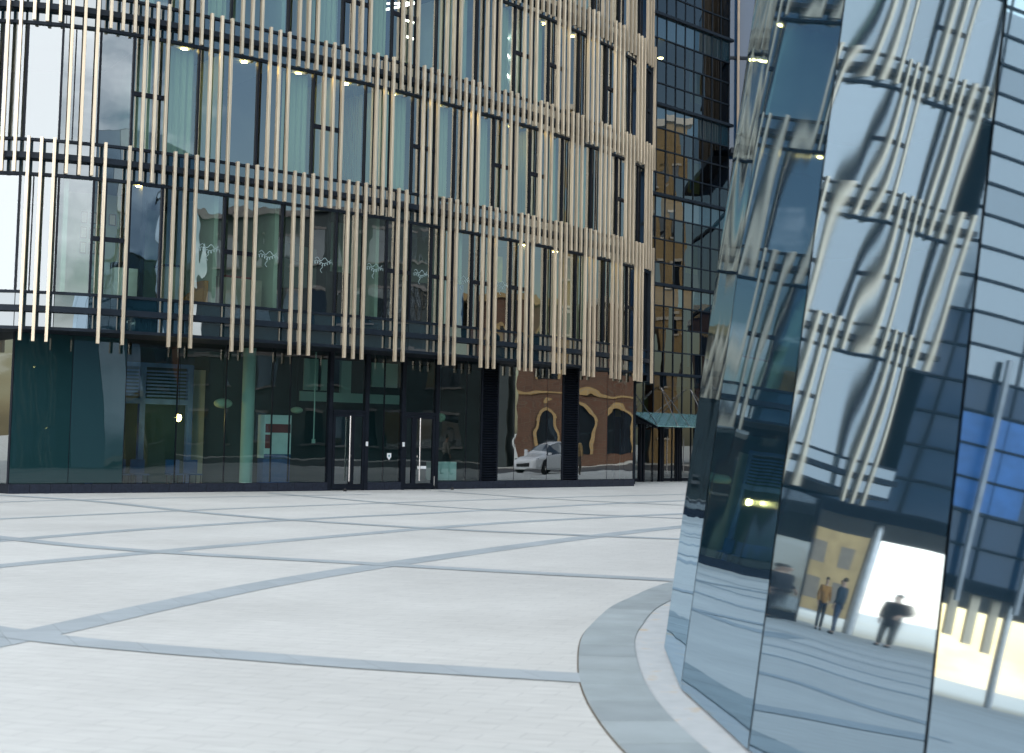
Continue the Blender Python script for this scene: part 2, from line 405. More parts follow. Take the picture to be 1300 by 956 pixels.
def up(s):
    f = (s+9)/DS; i = max(0, min(_n-1, int(f))); w = f-i; a = _tab[i]; b = _tab[i+1]
    return a[1]+(b[1]-a[1])*w, a[2]+(b[2]-a[2])*w, a[3]+(b[3]-a[3])*w
def fp(s, off, z):
    x, y, a = up(s); return Vector((x+sin(a)*off, y-cos(a)*off, z))
def fbox(mb, s0, s1, o0, o1, z0, z1, step=None, mi=0):
    n = 1 if not step else max(1, int(math.ceil((s1-s0)/step)))
    for k in range(n):
        a = s0+(s1-s0)*k/n; b = s0+(s1-s0)*(k+1)/n
        mb.hexa([fp(a, o1, z0), fp(b, o1, z0), fp(b, o0, z0), fp(a, o0, z0), fp(a, o1, z1), fp(b, o1, z1), fp(b, o0, z1), fp(a, o0, z1)], mi)
def fsheet(mb, s0, s1, off, z0, z1, step=.3, mi=0):
    n = max(1, int(math.ceil((s1-s0)/step)))
    for k in range(n):
        a = s0+(s1-s0)*k/n; b = s0+(s1-s0)*(k+1)/n
        mb.quad(fp(a, off, z0), fp(b, off, z0), fp(b, off, z1), fp(a, off, z1), mi)

bld = empty('office_building', 'curved office block clad in groups of beige vertical fins over dark glass', 'office building')
SILL = [5.17, 9.10, 13.05, 17.0, 20.95]       # window sills of floors 1..4 (+ top)
HEAD = [8.20, 12.15, 16.10, 20.05]
LOW = [4.25, 8.20, 12.15, 16.10, 20.05]       # bottom of each spandrel band
MIDR = [4.74, 8.66, 12.56, 16.5, 20.5]
PITCH = 1.8
def off0(fl): return 1.97 if fl % 2 == 0 else 2.86
cam_f = 1700.0
def in_view_len(s, z0, z1):
    """rough size of a fin in the photo, only used to pick the 100 that show largest"""
    p = fp(s, .3, 0)
    if p.y <= 0: return 0
    if abs(p.x/p.y-0.0) > .385: return 0
    px = 650+1700*p.x/p.y
    if px < -6 or px > 828: return 0
    k = 1700/p.y; y1 = 560-(z1-1.65)*k; y0 = 560-(z0-1.65)*k
    return max(0, y0-max(0, y1))
fins = []
for fl in range(4):
    z0 = [3.90, 8.21, 12.14, 16.12][fl]; z1 = [9.12, 13.07, 17.02, 20.97][fl]
    for k in range(-6, 15):
        for j in range(3):
            s = off0(fl)+PITCH*k+.3*j
            if s < S0+.1 or s > S1-.15: continue
            if fl == 0 and k == 1 and j == 1: continue
            if fl == 0 and k == 6 and j == 2: continue
            fins.append((in_view_len(s, z0, z1), s, z0+random.uniform(-.012, .012), z1+random.uniform(-.01, .01)))
fins.sort(key=lambda t: -t[0])
def fin_mb(mb, s, z0, z1):
    # U-shaped champagne profile with a small return lip, on two stand-off brackets
    fbox(mb, s-.037, s+.037, .225, .335, z0, z1)
for q, s, z0, z1 in fins[:100]:
    mb = MB(); fin_mb(mb, s, z0, z1); mb.build('fin', M['fin'], bld, bevel=.006)
mb = MB()
for q, s, z0, z1 in fins[100:]: fin_mb(mb, s, z0, z1)
tag(mb.build('fins', M['fin'], bld), kind='stuff')

# rails: sill, thick middle rail (sticks out to carry the fins), head
for lst, d, h, o1 in ((SILL, 'sill_rail', .035, .06), (MIDR, 'fin_rail', .075, .2235), ([z for z in LOW], 'head_rail', .04, .07)):
    for z in lst:
        mb = MB(); fbox(mb, S0, S1, -.02, o1, z-h, z+h, .45)
        mb.build(d, M['rail'], bld)
# spandrels
def jitter_pane(mb, s0, s1, off, z0, z1, amp=.0035, mi=0):
    """a single flat pane between s0 and s1 with a tiny misalignment of its own"""
    ya = random.uniform(-amp, amp)*(s1-s0); ti = random.uniform(-amp, amp)*(z1-z0)*.5
    mb.quad(fp(s0, off+ya, z0), fp(s1, off-ya, z0), fp(s1, off-ya+ti, z1), fp(s0, off+ya+ti, z1), mi)
for b in range(5):
    mb = MB(); fl = min(b, 3)
    s = off0(fl)-.2-PITCH*6
    while s < S1:
        for (a, c) in ((s, s+.93), (s+.95, s+1.78)):
            a2, c2 = max(a, S0), min(c, S1)
            if c2-a2 > .05:
                jitter_pane(mb, a2, c2, 0, LOW[b], MIDR[b]); jitter_pane(mb, a2, c2, 0, MIDR[b], SILL[b])
        s += PITCH
    mb.build('spandrel_glass', M['spandrel'], bld)

# thin light joints in the spandrel zone come from the gap between panes; dark backing
for b in range(5):
    mb = MB(); fsheet(mb, S0, S1, -.06, LOW[b], SILL[b], .3)
    mb.build('spandrel_backing', M['slab'], bld)

# windows
rnd = random.Random(11)
def curtain_mesh(s0, s1, off, z0, z1, pleat=.09, amp=.03):
    mb = MB(); n = max(4, int((s1-s0)/pleat*2))
    for k in range(n):
        a = s0+(s1-s0)*k/n; b = s0+(s1-s0)*(k+1)/n
        oa = off+amp*sin(k*pi/2+.4)*(1+.3*sin(k*1.7)); ob = off+amp*sin((k+1)*pi/2+.4)*(1+.3*sin((k+1)*1.7))
        mb.quad(fp(a, oa, z0), fp(b, ob, z0), fp(b, ob, z1), fp(a, oa, z1))
    return mb
def blind_mesh(s0, s1, off, z0, z1):
    mb = MB(); s = s0
    while s < s1-.06:
        mb.quad(fp(s, off, z0), fp(s+.05, off-.05, z0), fp(s+.05, off-.05, z1), fp(s, off, z1)); s += .085
    return mb
def decal_mesh(s0, s1, z):
    """pale script-like scroll ornament stuck on the glass, cut from a thin film"""
    mb = MB(); W = s1-s0; N = 130; P = []
    for i in range(N+1):
        t = i/N
        u = t+.045*sin(t*2*pi*7.5); h = .05*cos(t*2*pi*7.5)*(1-.35*t)+.035*sin(t*9)
        P.append((s0+u*W*.9+.03, z+h))
    Q = [(s0+.1*W+.8*W*t/24, z+.12+.05*sin(t*.55)) for t in range(25)]
    T = [(s0+.42*W+.05*W*sin(t*.5), z-.05-.22*t/14) for t in range(15)]
    for L in (P, Q, T):
        for (a, za), (b, zb) in zip(L, L[1:]):
            dx, dz = b-a, zb-za; l = hypot(dx, dz) or 1; nx, nz = -dz/l*.008, dx/l*.008
            mb.quad(fp(a-nx, .006, za-nz), fp(b-nx, .006, zb-nz), fp(b+nx, .006, zb+nz), fp(a+nx, .006, za+nz))
    return mb
for fl in range(4):
    z0, z1 = SILL[fl]+.035, HEAD[fl]-.04
    for k in range(-6, 15):
        g = off0(fl)+PITCH*k
        sa, sb = g+.76, g+PITCH-.24         # clear pane between the fin groups
        na, nb = g-.18, g+.70               # narrow pane behind the fins
        vis = 0 < g < 26
        if sa > S0 and sb < S1:
            mb = MB(); jitter_pane(mb, sa, sb, 0, z0, z1, .006)
            w = mb.build('window', M['win_b'] if rnd.random() < .35 else M['win'], bld)
            fr = MB()
            fbox(fr, sa-.06, sa, -.05, .045, z0, z1); fbox(fr, sb, sb+.06, -.10, .055, z0, z1)
            fr.build('frame', M['black'], w)
            # what hangs behind the glass
            kind = None
            if vis:
                if fl == 1: kind = ['sky', 'curtain', 'sky', 'curtain', 'blind', 'curtain', 'curtain', 'half', 'blind', 'half', 'half', 'none', 'half', 'none'][max(0, min(13, k))]
                elif fl == 2: kind = ['none', 'none', 'half', 'none', 'curtain', 'half', 'none', 'none', 'half', 'half', 'none', 'none', 'half', 'none'][max(0, min(13, k))]
                elif fl == 0: kind = ['none', 'none', 'none', 'none', 'none', 'none', 'none', 'bluecurtain', 'goldreflect', 'none', 'none', 'none', 'none', 'none'][max(0, min(13, k))]
            if kind == 'curtain': curtain_mesh(sa-.03, sb+.02, -.28, z0, z1-.02).build('curtain', M['curtain'], w)
            elif kind == 'half': curtain_mesh(sa+.32*(sb-sa), sb, -.28, z0, z1-.02).build('curtain', M['curtain'], w)
            elif kind == 'blind': blind_mesh(sa-.03, sb+.02, -.25, z0, z1-.02).build('blind', M['blind'], w)
            elif kind == 'bluecurtain': curtain_mesh(sa+.1, sb-.05, -.3, z0, z0+1.35, .16, .07).build('curtain', M['curtain_bl'], w)
            elif kind == 'goldreflect': curtain_mesh(sa-.02, sb, -.3, z1-1.35, z1-.5, .16, .05).build('curtain', M['reflect_gd'], w)  # ochre sheet paints a golden reflection in the pane, pleated like a curtain
            if fl == 0 and 2 <= k <= 8:
                decal_mesh(sa+.08, sb-.04, 6.62).build('decal', M['decal'], w)
        a2, b2 = max(na, S0), min(nb, S1)
        if b2-a2 > .3:
            mb = MB(); jitter_pane(mb, a2, b2, 0, z0, z1, .006)
            w = mb.build('sidelight', M['win'], bld)
            fr = MB()
            if rnd.random() < .55: fbox(fr, a2, b2, -.04, .05, (z0+z1)/2-.1, (z0+z1)/2+.02)
            fbox(fr, a2+.28, a2+.31, -.03, .02, z0, z1)
            fr.build('frame', M['black'], w)
# end return, top storey, roof, core
mb = MB()
e = fp(S1, 0, 0)
mb.hexa([(e.x, e.y, 4.0), (e.x+.12, e.y+.02, 4.0), (e.x-.4, e.y+5.0, 4.0), (e.x-.8, e.y+5.0, 4.0), (e.x, e.y, 24), (e.x+.12, e.y+.02, 24), (e.x-.4, e.y+5.0, 24), (e.x-.8, e.y+5.0, 24)])
mb.build('end_wall', M['rail'], bld)
mb = MB(); fsheet(mb, S0, S1, 0, SILL[4], 24.0, .9); mb.build('top_storey_glass', M['spandrel'], bld)
mb = MB(); fsheet(mb, S0, S1, -5.0, 0.0, 24.0, .6); mb.build('core_wall', M['wall_dk'], bld)
mb = MB()
n = 60
ring = [fp(S0+(S1-S0)*k/n, .1, 24.0) for k in range(n+1)]
back = [Vector((2, 66, 24)), Vector((-34, 60, 24))]
mb.poly(ring+back); mb.build('roof', M['roof'], bld)
mb = MB()
l = fp(S0, 0, 0)
for (ax, ay), (bx, by), za in (((e.x-.6, e.y+5), (2, 66), 0), ((2, 66), (-34, 60), 0), ((-34, 60), (l.x-2.0, l.y+8), 4.25), ((l.x-2.0, l.y+8), (l.x, l.y), 4.25)):
    mb.quad((ax, ay, za), (bx, by, za), (bx, by, 24), (ax, ay, 24))
mb.build('rear_wall', M['darkclad'], bld)
# floor slabs + ceilings
for i in range(5):
    mb = MB(); za, zb = LOW[i]+.06, SILL[i]-.04
    nseg = 70
    for k in range(nseg):
        a = S0+(S1-S0)*k/nseg; b = S0+(S1-S0)*(k+1)/nseg
        if i > 0: mb.quad(fp(a, -.1, za), fp(b, -.1, za), fp(b, -4.98, za), fp(a, -4.98, za), 0)
        mb.quad(fp(a, -.1, zb), fp(b, -.1, zb), fp(b, -4.98, zb), fp(a, -4.98, zb), 1)
    mb.build('floor_slab', [M['ceil'], M['wall_dk']], bld)
mb = MB()
nseg = 70
for k in range(nseg):
    a = S0+(S1-S0)*k/nseg; b = S0+(S1-S0)*(k+1)/nseg
    mb.quad(fp(a, .06, 4.215), fp(b, .06, 4.215), fp(b, -5.2, 4.215), fp(a, -5.2, 4.215))
mb.build('soffit', M['soffit'], bld)
# partitions between rooms, and white wall returns
for fl in range(4):
    for j, s in enumerate([q for q in (-2.0, 2.9, 5.0, 7.1, 9.0, 10.75, 12.5, 16.0, 19.4, 22.6)]):
        z0, z1 = SILL[fl]-.03, HEAD[fl]+.05
        mb = MB(); fbox(mb, s-.06, s+.06, -4.97, -.35, z0, z1)
        mb.build('partition', M['wall_in'] if (j+fl) % 3 != 2 else M['wall_bk'], bld)
mb = MB()
fsheet(mb, 2.9, 5.0, -2.2, SILL[0], HEAD[0]); fsheet(mb, 9.0, 10.7, -1.9, SILL[0], HEAD[0]); fsheet(mb, 10.8, 12.45, -1.7, SILL[0]+1.5, HEAD[0])
fsheet(mb, 5.1, 9.0, -3.2, SILL[0], HEAD[0]-.1)
fsheet(mb, 3.0, 9.0, -3.0, SILL[2], HEAD[2]); fsheet(mb, 16, 19, -3.0, SILL[1], HEAD[1])
mb.build('room_wall', M['wall_in'], bld)
mb = MB(); fsheet(mb, 12.6, 14.6, -2.4, SILL[2], HEAD[2]); mb.build('room_screen', M['wall_bl'], bld)
mb = MB(); fsheet(mb, 10.8, 16.0, -1.6, SILL[0], SILL[0]+1.48); mb.build('room_screen', M['wall_bk'], bld)
# sloping stair flank in the room behind the light window
mb = MB()
mb.hexa([fp(9.3, -.9, 6.9), fp(10.68, -.9, 6.6), fp(10.68, -1.5, 6.6), fp(9.3, -1.5, 6.9), fp(9.3, -.9, 7.3), fp(10.68, -.9, 7.15), fp(10.68, -1.5, 7.15), fp(9.3, -1.5, 7.3)])
mb.hexa([fp(9.3, -.9, 5.9), fp(10.68, -.9, 6.02), fp(10.68, -1.5, 6.02), fp(9.3, -1.5, 5.9), fp(9.3, -.9, 6.88), fp(10.68, -.9, 6.58), fp(10.68, -1.5, 6.58), fp(9.3, -1.5, 6.88)])
mb.build('stair_flank', M['ceil'], bld)
# ceiling downlights
for fl, s in ((1, 6.05), (1, 7.9), (1, 9.65), (1, 11.3), (1, 13.1), (1, 15.0), (1, 18.5), (0, 4.9), (0, 19.2), (0, 21.1), (0, 22.9), (0, 16.0), (2, 9.4), (2, 11.2), (2, 5.6), (2, 20.1), (2, 21.9), (2, 15.9)):
    mb = MB(); p = fp(s, -.55, HEAD[fl]+.045); mb.lathe((p.x, p.y, p.z), [(.001, -.02), (.085, -.02), (.085, .0)], 14)
    mb.build('downlight', M['warm'], bld)
# LED lines in an upper room
mb = MB()
for a, b in (((12.6, -.7, 14.75), (14.0, -.5, 15.3)), ((14.0, -.5, 15.3), (13.5, -1.4, 15.35)), ((13.4, -1.2, 15.95), (14.15, -.7, 15.85)), ((13.6, -.8, 14.75), (14.1, -.6, 14.68)), ((13.75, -.7, 14.2), (14.1, -.55, 14.13))):
    mb.tube([fp(*a), fp(*b)], .034, 6)
mb.build('led_light', M['cool'], bld)
mb = MB()
for s, z in ((18.9, 15.6), (19.0, 14.9), (19.0, 14.2), (20.8, 15.4), (20.8, 14.7), (22.7, 15.1), (22.7, 14.4)):
    mb.tube([fp(s, -1.2, z), fp(s+.45, -1.5, z)], .022, 6)
mb.build('led_light', M['cool'], bld)

# ------------------------------------------------------------------ ground floor of the block
PC = (9.23941663e-03, 9.53790118e-01, 4.57587016e+01)
def lo(X, off=0, z=0):
    y = (PC[0]*X+PC[1])*X+PC[2]; d = 2*PC[0]*X+PC[1]; l = sqrt(1+d*d)
    return Vector((X+d/l*off, y-off/l, z))
def lbox(mb, x0, x1, o0, o1, z0, z1, n=1, mi=0):
    for k in range(n):
        a = x0+(x1-x0)*k/n; b = x0+(x1-x0)*(k+1)/n
        mb.hexa([lo(a, o1, z0), lo(b, o1, z0), lo(b, o0, z0), lo(a, o0, z0), lo(a, o1, z1), lo(b, o1, z1), lo(b, o0, z1), lo(a, o0, z1)], mi)
ZT = 4.21
JX = [-12.99, -11.75, -10.56, -9.36, -8.19, -7.02, -6.56, -5.57]
def shop(x0, x1, z0, z1, m='shop', name='shop_window', amp=.004):
    mb = MB(); g = .012*.7
    ya = random.uniform(-amp, amp)
    mb.quad(lo(x0+g, ya, z0), lo(x1-g, -ya, z0), lo(x1-g, -ya, z1), lo(x0+g, ya, z1))
    return mb.build(name, M[m], bld)
for q, (a, b) in enumerate(zip(JX, JX[1:])): shop(a, b, .27, ZT, 'blindglass' if q < 2 else 'shop')
shop(-5.42, -4.52, 2.42, ZT); shop(-4.44, -3.96, .27, ZT); shop(-3.96, -3.47, .27, ZT); shop(-3.38, -2.45, 2.45, ZT, 'shop')
shop(-2.36, -1.45, .27, ZT, 'shop'); shop(-1.45, -.99, .27, ZT, 'shop')
for a, b in ((-.42, .14), (.14, 1.29), (1.29, 1.83), (2.43, 3.56), (3.56, 4.61)): shop(a, b, .27, ZT, 'shop_w', amp=.002)
# black frame pieces
mb = MB()
for X in (-5.49, -4.48, -3.42, -2.40): lbox(mb, X-.05, X+.05, -.12, .06, 0, ZT)
for a, b in ((-5.42, -4.53), (-3.37, -2.45)):
    lbox(mb, a, b, -.1, .05, 2.36, 2.46)
for X in JX[1:-1]+[-3.96, -1.45, .14, 1.29, 3.56]: lbox(mb, X-.012, X+.012, -.06, -.008, .27, ZT)
for X in (-.97, -.44, 1.85, 2.41): lbox(mb, X-.02, X+.02, -.1, .03, .25, ZT)
mb.build('shop_front_frame', M['black'], bld)
# backing of the two blind panes
mb = MB(); lbox(mb, -12.95, -10.58, -.3, -.22, .27, ZT, 4); mb.build('blind_panel', M['wall_dk'], bld)
# plinth in tiles
mb = MB()
def plinth(x0, x1):
    n = max(1, int(round((x1-x0)/.44)))
    for k in range(n):
        a = x0+(x1-x0)*k/n+.003; b = x0+(x1-x0)*(k+1)/n-.003
        lbox(mb, a, b, -.1, .07, -.02, .25)
plinth(-13.0, -5.54); plinth(-4.43, -3.47); plinth(-2.35, 4.62)
mb.build('plinth', M['plinth'], bld, bevel=.004)
# louvres
for a, b in ((-.95, -.46), (1.87, 2.39)):
    mb = MB(); z = .3
    while z < ZT-.02:
        mb.hexa([lo(a, .03, z), lo(b, .03, z), lo(b, -.06, z+.06), lo(a, -.06, z+.06), lo(a, .03, z+.012), lo(b, .03, z+.012), lo(b, -.06, z+.072), lo(a, -.06, z+.072)])
        z += .085
    mb.quad(lo(a, -.1, .25), lo(b, -.1, .25), lo(b, -.1, ZT), lo(a, -.1, ZT))
    mb.build('louvre', M['black'], bld)
# doors
for x0, x1, hx, side in ((-5.42, -4.53, -4.86, 1), (-3.37, -2.45, -2.93, -1)):
    # leaf and narrow fixed light, black frames
    xs = x0+.62*(x1-x0) if side == 1 else x0+.3*(x1-x0)
    leaf = (x0, xs) if side == 1 else (xs, x1)
    fix = (xs, x1) if side == 1 else (x0, xs)
    d = MB(); a, b = leaf
    lbox(d, a, a+.07, -.03, .045, .02, 2.35); lbox(d, b-.07, b, -.03, .045, .02, 2.35)
    lbox(d, a+.07, b-.07, -.03, .045, .02, .2); lbox(d, a+.07, b-.07, -.03, .045, 2.25, 2.35)
    door = d.build('door', M['black'], bld)
    g = MB(); g.quad(lo(a+.07, 0, .2), lo(b-.07, 0, .2), lo(b-.07, 0, 2.25), lo(a+.07, 0, 2.25)); g.build('door_glass', M['doorglass'], door)
    h = MB(); hX = (b-.11) if side == 1 else (a+.14)
    h.tube([lo(hX, .12, .28), lo(hX, .12, 2.28)], .024, 10)
    for z in (.45, 2.1): h.tube([lo(hX, .12, z), lo(hX, .04, z)], .012, 6)
    h.build('handle', M['steel'], door)
    h = MB(); h.tube([lo(hX, -.12, .3), lo(hX, -.12, 2.2)], .018, 8)
    for z in (.45, 2.1): h.tube([lo(hX, -.12, z), lo(hX, -.03, z)], .01, 6)
    h.build('inner_handle', M['steel'], door)
    h = MB(); lbox(h, hX+.08*side*.6-.012, hX+.08*side*.6+.012, .045, .07, 1.02, 1.10); h.build('lock', M['steel'], door)
    a, b = fix
    d = MB(); lbox(d, a, a+.05, -.03, .04, .02, 2.35); lbox(d, b-.05, b, -.03, .04, .02, 2.35); lbox(d, a+.05, b-.05, -.03, .04, .02, .2); lbox(d, a+.05, b-.05, -.03, .04, 2.27, 2.35)
    fo = d.build('fixed_leaf', M['black'], bld)
    g = MB(); g.quad(lo(a+.05, 0, .2), lo(b-.05, 0, .2), lo(b-.05, 0, 2.27), lo(a+.05, 0, 2.27)); g.build('door_glass', M['doorglass'], fo)
mb = MB(); lbox(mb, -2.99, -2.74, .05, .09, .66, .75); mb.build('door_label_plate', M['white'], bld)
mb = MB(); lbox(mb, -2.49, -2.46, .062, .075, .12, .42); mb.build('kick_strip', M['steel'], bld)
for X in (-4.48, -3.42):
    mb = MB(); lbox(mb, X-.03, X+.03, .06, .085, 1.36, 1.50); mb.build('card_reader', M['white'], bld, bevel=.006)
mb = MB()
P = [(-.085, .10), (.085, .10), (.085, -.02), (.0, -.12), (-.085, -.02)]
mb.poly([lo(-3.80+u*.72, .006, 1.05+v) for u, v in P]); mb.build('shield_sticker', M['white'], bld)
mb = MB(); mb.poly([lo(-3.80+u*.72*.35, .009, 1.06+v*.4) for u, v in P]); mb.build('sticker_emblem', M['teal'], bld)
# left return of the ground floor (beyond the corner), tall narrow panes
LR = [Vector((-13.0, 34.93, 0)), Vector((-22.6, 38.9, 0))]
for k in range(8):
    a = LR[0].lerp(LR[1], k/8); b = LR[0].lerp(LR[1], (k+1)/8); u = (b-a).normalized()*.015
    n = Vector((-(b-a).y, (b-a).x, 0)).normalized()*random.uniform(-.01, .01)
    mb = MB(); mb.quad(a+u+n+Vector((0, 0, .27)), b-u-n+Vector((0, 0, .27)), b-u-n+Vector((0, 0, ZT)), a+u+n+Vector((0, 0, ZT)))
    mb.build('shop_window', M['shop_w'], bld)
mb = MB()
dirv = (LR[1]-LR[0]).normalized()
for k in range(0, 9):
    a = LR[0].lerp(LR[1], k/8); mb.obox((a.x, a.y+.05), dirv[:2], .03, .06, 0, ZT)
mb.obox(((LR[0].x+LR[1].x)/2, (LR[0].y+LR[1].y)/2+.08), dirv[:2], 5.19, .05, -.02, .25)
mb.build('side_shop_frame', M['black'], bld)
mb = MB(); mb.quad((-22.6, 38.9, 0), (-24.5, 44.5, 0), (-24.5, 44.5, ZT), (-22.6, 38.9, ZT)); mb.build('side_wall', M['stone'], bld)
e2 = lo(4.61)
mb = MB(); mb.quad((e2.x, e2.y, .0), (e2.x+.1, e2.y+2.2, .0), (e2.x+.1, e2.y+2.2, ZT), (e2.x, e2.y, ZT)); mb.build('shop_window', M['shop_w'], bld)
mb = MB(); mb.hexa([(e2.x+.1, e2.y+2.2, 0), (e2.x+.3, e2.y+2.2, 0), (5.0, 56.2, 0), (4.7, 56.2, 0), (e2.x+.1, e2.y+2.2, ZT), (e2.x+.3, e2.y+2.2, ZT), (5.0, 56.2, ZT), (4.7, 56.2, ZT)]); mb.build('passage_wall', M['rail'], bld)
# inside the ground floor
mb = MB()
n = 30
for k in range(n):
    a = -13+17.6*k/n; b = -13+17.6*(k+1)/n
    mb.quad(lo(a, -.1, .02), lo(b, -.1, .02), lo(b, -6, .02), lo(a, -6, .02), 0)
    mb.quad(lo(a, -5.2, 0), lo(b, -5.2, 0), lo(b, -5.2, ZT), lo(a, -5.2, ZT), 1)
mb.build('shop_floor', [M['wall_dk'], M['wall_dk']], bld)
mb = MB()
c = lo(-7.33, -.75); mb.lathe((c.x, c.y, 0), [(.19, 0), (.19, ZT)], 24); mb.build('column', M['wall_in'], bld, smooth=True)
mb = MB(); c = lo(-5.68, -.5); mb.tube([(c.x, c.y, 1.55), (c.x, c.y, ZT)], .022, 8); mb.lathe((c.x, c.y, 1.42), [(.001, 0), (.06, 0), (.06, .13), (.001, .13)], 10)
mb.build('pipe', M['wall_in'], bld)
mb = MB()
for X0, X1 in ((-10.5, -9.45), (-9.25, -8.2)):
    z = 2.72
    while z < 3.55: lbox(mb, X0, X1, -2.6, -2.5, z, z+.05); z += .105
for X in (-10.56, -9.35, -8.14): lbox(mb, X-.07, X+.07, -2.62, -2.48, 0, 3.7)
lbox(mb, -10.6, -8.1, -2.63, -2.47, 2.5, 2.66); lbox(mb, -10.6, -8.1, -2.63, -2.47, 3.6, 3.72)
mb.build('reflection_bars', M['curtain_bl'], bld)  # blue bars and posts modelled in place of a reflection in the shop glass
mb = MB(); lbox(mb, -8.9, -8.25, -4.2, -4.1, .1, 2.2); lbox(mb, -6.3, -5.6, -3.6, -3.5, .3, 2.1); lbox(mb, -7.95, -7.6, -3, -2.9, 0, 3.6); mb.build('cafe_wall', M['oakcab'], bld)
mb = MB(); lbox(mb, -5.4, -2.4, -2.0, -1.95, 2.75, 3.05); lbox(mb, -5.3, -4.9, -2.0, -1.95, 3.1, 4.1); lbox(mb, -4.8, -4.5, -2.0, -1.95, 3.1, 4.1); lbox(mb, -4.2, -3.9, -2.1, -2.0, 3.0, 4.1); lbox(mb, -3.3, -2.5, -2.0, -1.95, 3.3, 4.1)
mb.build('lobby_wall', M['wall_in'], bld)

# ---- loose things inside
def item(name, mbs, label, cat, group=None):
    """mbs: list of (part name or None, MB, material)"""
    if len(mbs) == 1:
        o = mbs[0][1].build(name, mbs[0][2]); return tag(o, label, cat, group)
    e = empty(name, label, cat, group)
    for pn, b, m in mbs: b.build(pn, m, e)
    return e
b1 = MB(); lbox(b1, -6.98, -6.28, -.9, -.55, .02, .95)
b2 = MB(); lbox(b2, -6.98, -6.28, -.93, -.52, .96, 2.25)
b3 = MB(); lbox(b3, -6.96, -6.30, -.519, -.512, 1.72, 1.98)
b4 = MB(); lbox(b4, -6.96, -6.80, -.519, -.512, 1.25, 1.66)
b5 = MB(); lbox(b5, -6.98, -6.28, -.519, -.512, .97, 1.08)
item('poster_stand', [('base_cabinet', b1, M['blue']), ('poster_board', b2, M['white']), ('red_banner', b3, M['red']), ('red_picture', b4, M['red']), ('blue_stripe', b5, M['blue'])],
     'white and red poster stand on a blue base behind the shop window', 'poster stand')
b = MB(); lbox(b, -2.33, -1.86, -.6, -.2, .28, .88); b0 = MB(); lbox(b0, -1.85, -1.62, -.6, -.2, .28, .88)
item('display_box', [('left_panel', b, M['white']), ('right_panel', b0, M['white'])], 'low white display box behind the glass beside the second door', 'display box')
def pendant(X, off, z, r, label, flat=.55):
    b = MB(); c = lo(X, off, z); prof = [(.001, -r*flat)]+[(r*cos(t), r*flat*sin(t)) for t in [(-80+20*i)*pi/180 for i in range(9)]]+[(.001, r*flat)]
    b.lathe((c.x, c.y, c.z), prof, 22)
    c2 = MB(); c2.tube([(c.x, c.y, z+r*flat), (c.x, c.y, ZT)], .008, 6)
    e = empty('pendant_lamp', label, 'pendant lamp', 'round white pendant lamps inside the ground floor')
    b.build('lamp_shade', M['curtain'], e, smooth=True); c2.build('cord', M['black'], e)
pendant(-7.95, -.8, 2.55, .27, 'wide oval white pendant lamp left of the pale column')
pendant(-6.02, -.8, 2.42, .19, 'small round white pendant lamp right of the poster stand')
pendant(-1.78, -.8, 2.34, .16, 'round white pendant lamp above the white display box', .95)
b = MB(); c = lo(-8.75, -1.6, 2.1); b.lathe((c.x, c.y, c.z), [(.001, -.1), (.05, -.09), (.09, 0), (.06, .09), (.001, .1)], 14)
o = b.build('lamp_shade', M['warm']); b2 = MB(); b2.tube([(c.x, c.y, 2.2), (c.x, c.y, ZT)], .008, 6)
e = empty('glowing_lamp', 'small glowing yellow pendant lamp in the dim shop at left', 'lamp'); o.parent = e; b2.build('cord', M['black'], e)
# shop furniture
for i, X in enumerate((-10.2, -9.75, -8.9, -8.45)):
    t = MB(); c = lo(X, -1.3); 
    s = MB(); s.obox((c.x, c.y), (.8, .6), .21, .21, .44, .48)
    bk = MB(); bk.obox((c.x-.12, c.y+.16), (.8, .6), .21, .02, .48, .88)
    lg = [MB() for _ in range(4)]
    for q, (dx, dy) in enumerate(((-.17, -.17), (.17, -.17), (.17, .17), (-.17, .17))): lg[q].tube([(c.x+dx*.8-dy*.6, c.y+dx*.6+dy*.8, .02), (c.x+dx*.8-dy*.6, c.y+dx*.6+dy*.8, .44)], .015, 6)
    item('cafe_chair', [('seat', s, M['blue']), ('backrest', bk, M['blue'])]+[('leg', q, M['black']) for q in lg],
         ['dim blue cafe chair farthest left behind the shop glass', 'dim blue cafe chair second from left behind the shop glass', 'dim blue cafe chair third from left, below the glowing lamp', 'dim blue cafe chair nearest the pale column'][i], 'chair', 'blue chairs in the dim shop')
# office things on floor 1
b = MB(); fbox(b, 5.75, 6.15, -1.2, -.5, SILL[0], 6.15)
bt = MB(); fbox(bt, 5.7, 6.2, -1.25, -.45, 6.16, 6.2)
item('office_cabinet', [('body', b, M['oakcab']), ('top', bt, M['black'])], 'pale office cabinet with dark top behind a first-floor window', 'cabinet')
b = MB(); fbox(b, 7.35, 8.72, -1.3, -.6, 5.15, 6.02); bt = MB(); fbox(bt, 7.6, 8.4, -1.25, -.65, 6.03, 6.09)
item('office_cabinet', [('body', b, M['oakcab']), ('box_file', bt, M['red'])], 'low beige cabinet under a red file behind a first-floor window', 'cabinet')
b = MB(); fbox(b, 4.3, 5.1, -1.5, -.5, SILL[0], 6.0); bt = MB(); fbox(bt, 4.35, 4.8, -1.2, -.8, 6.01, 6.18)
item('office_desk', [('body', b, M['white']), ('printer', bt, M['black'])], 'white desk carrying a black printer behind a first-floor window', 'desk')
b = MB(); b.hexa([fp(6.35, -.5, 5.18), fp(6.9, -.5, 5.18), fp(6.9, -1.0, 5.18), fp(6.35, -1.0, 5.18), fp(6.6, -.5, 5.5), fp(6.9, -.5, 5.68), fp(6.9, -1.0, 5.68), fp(6.6, -1.0, 5.5)])
b2 = MB(); fbox(b2, 6.86, 6.98, -1.05, -.45, 5.18, 5.85)
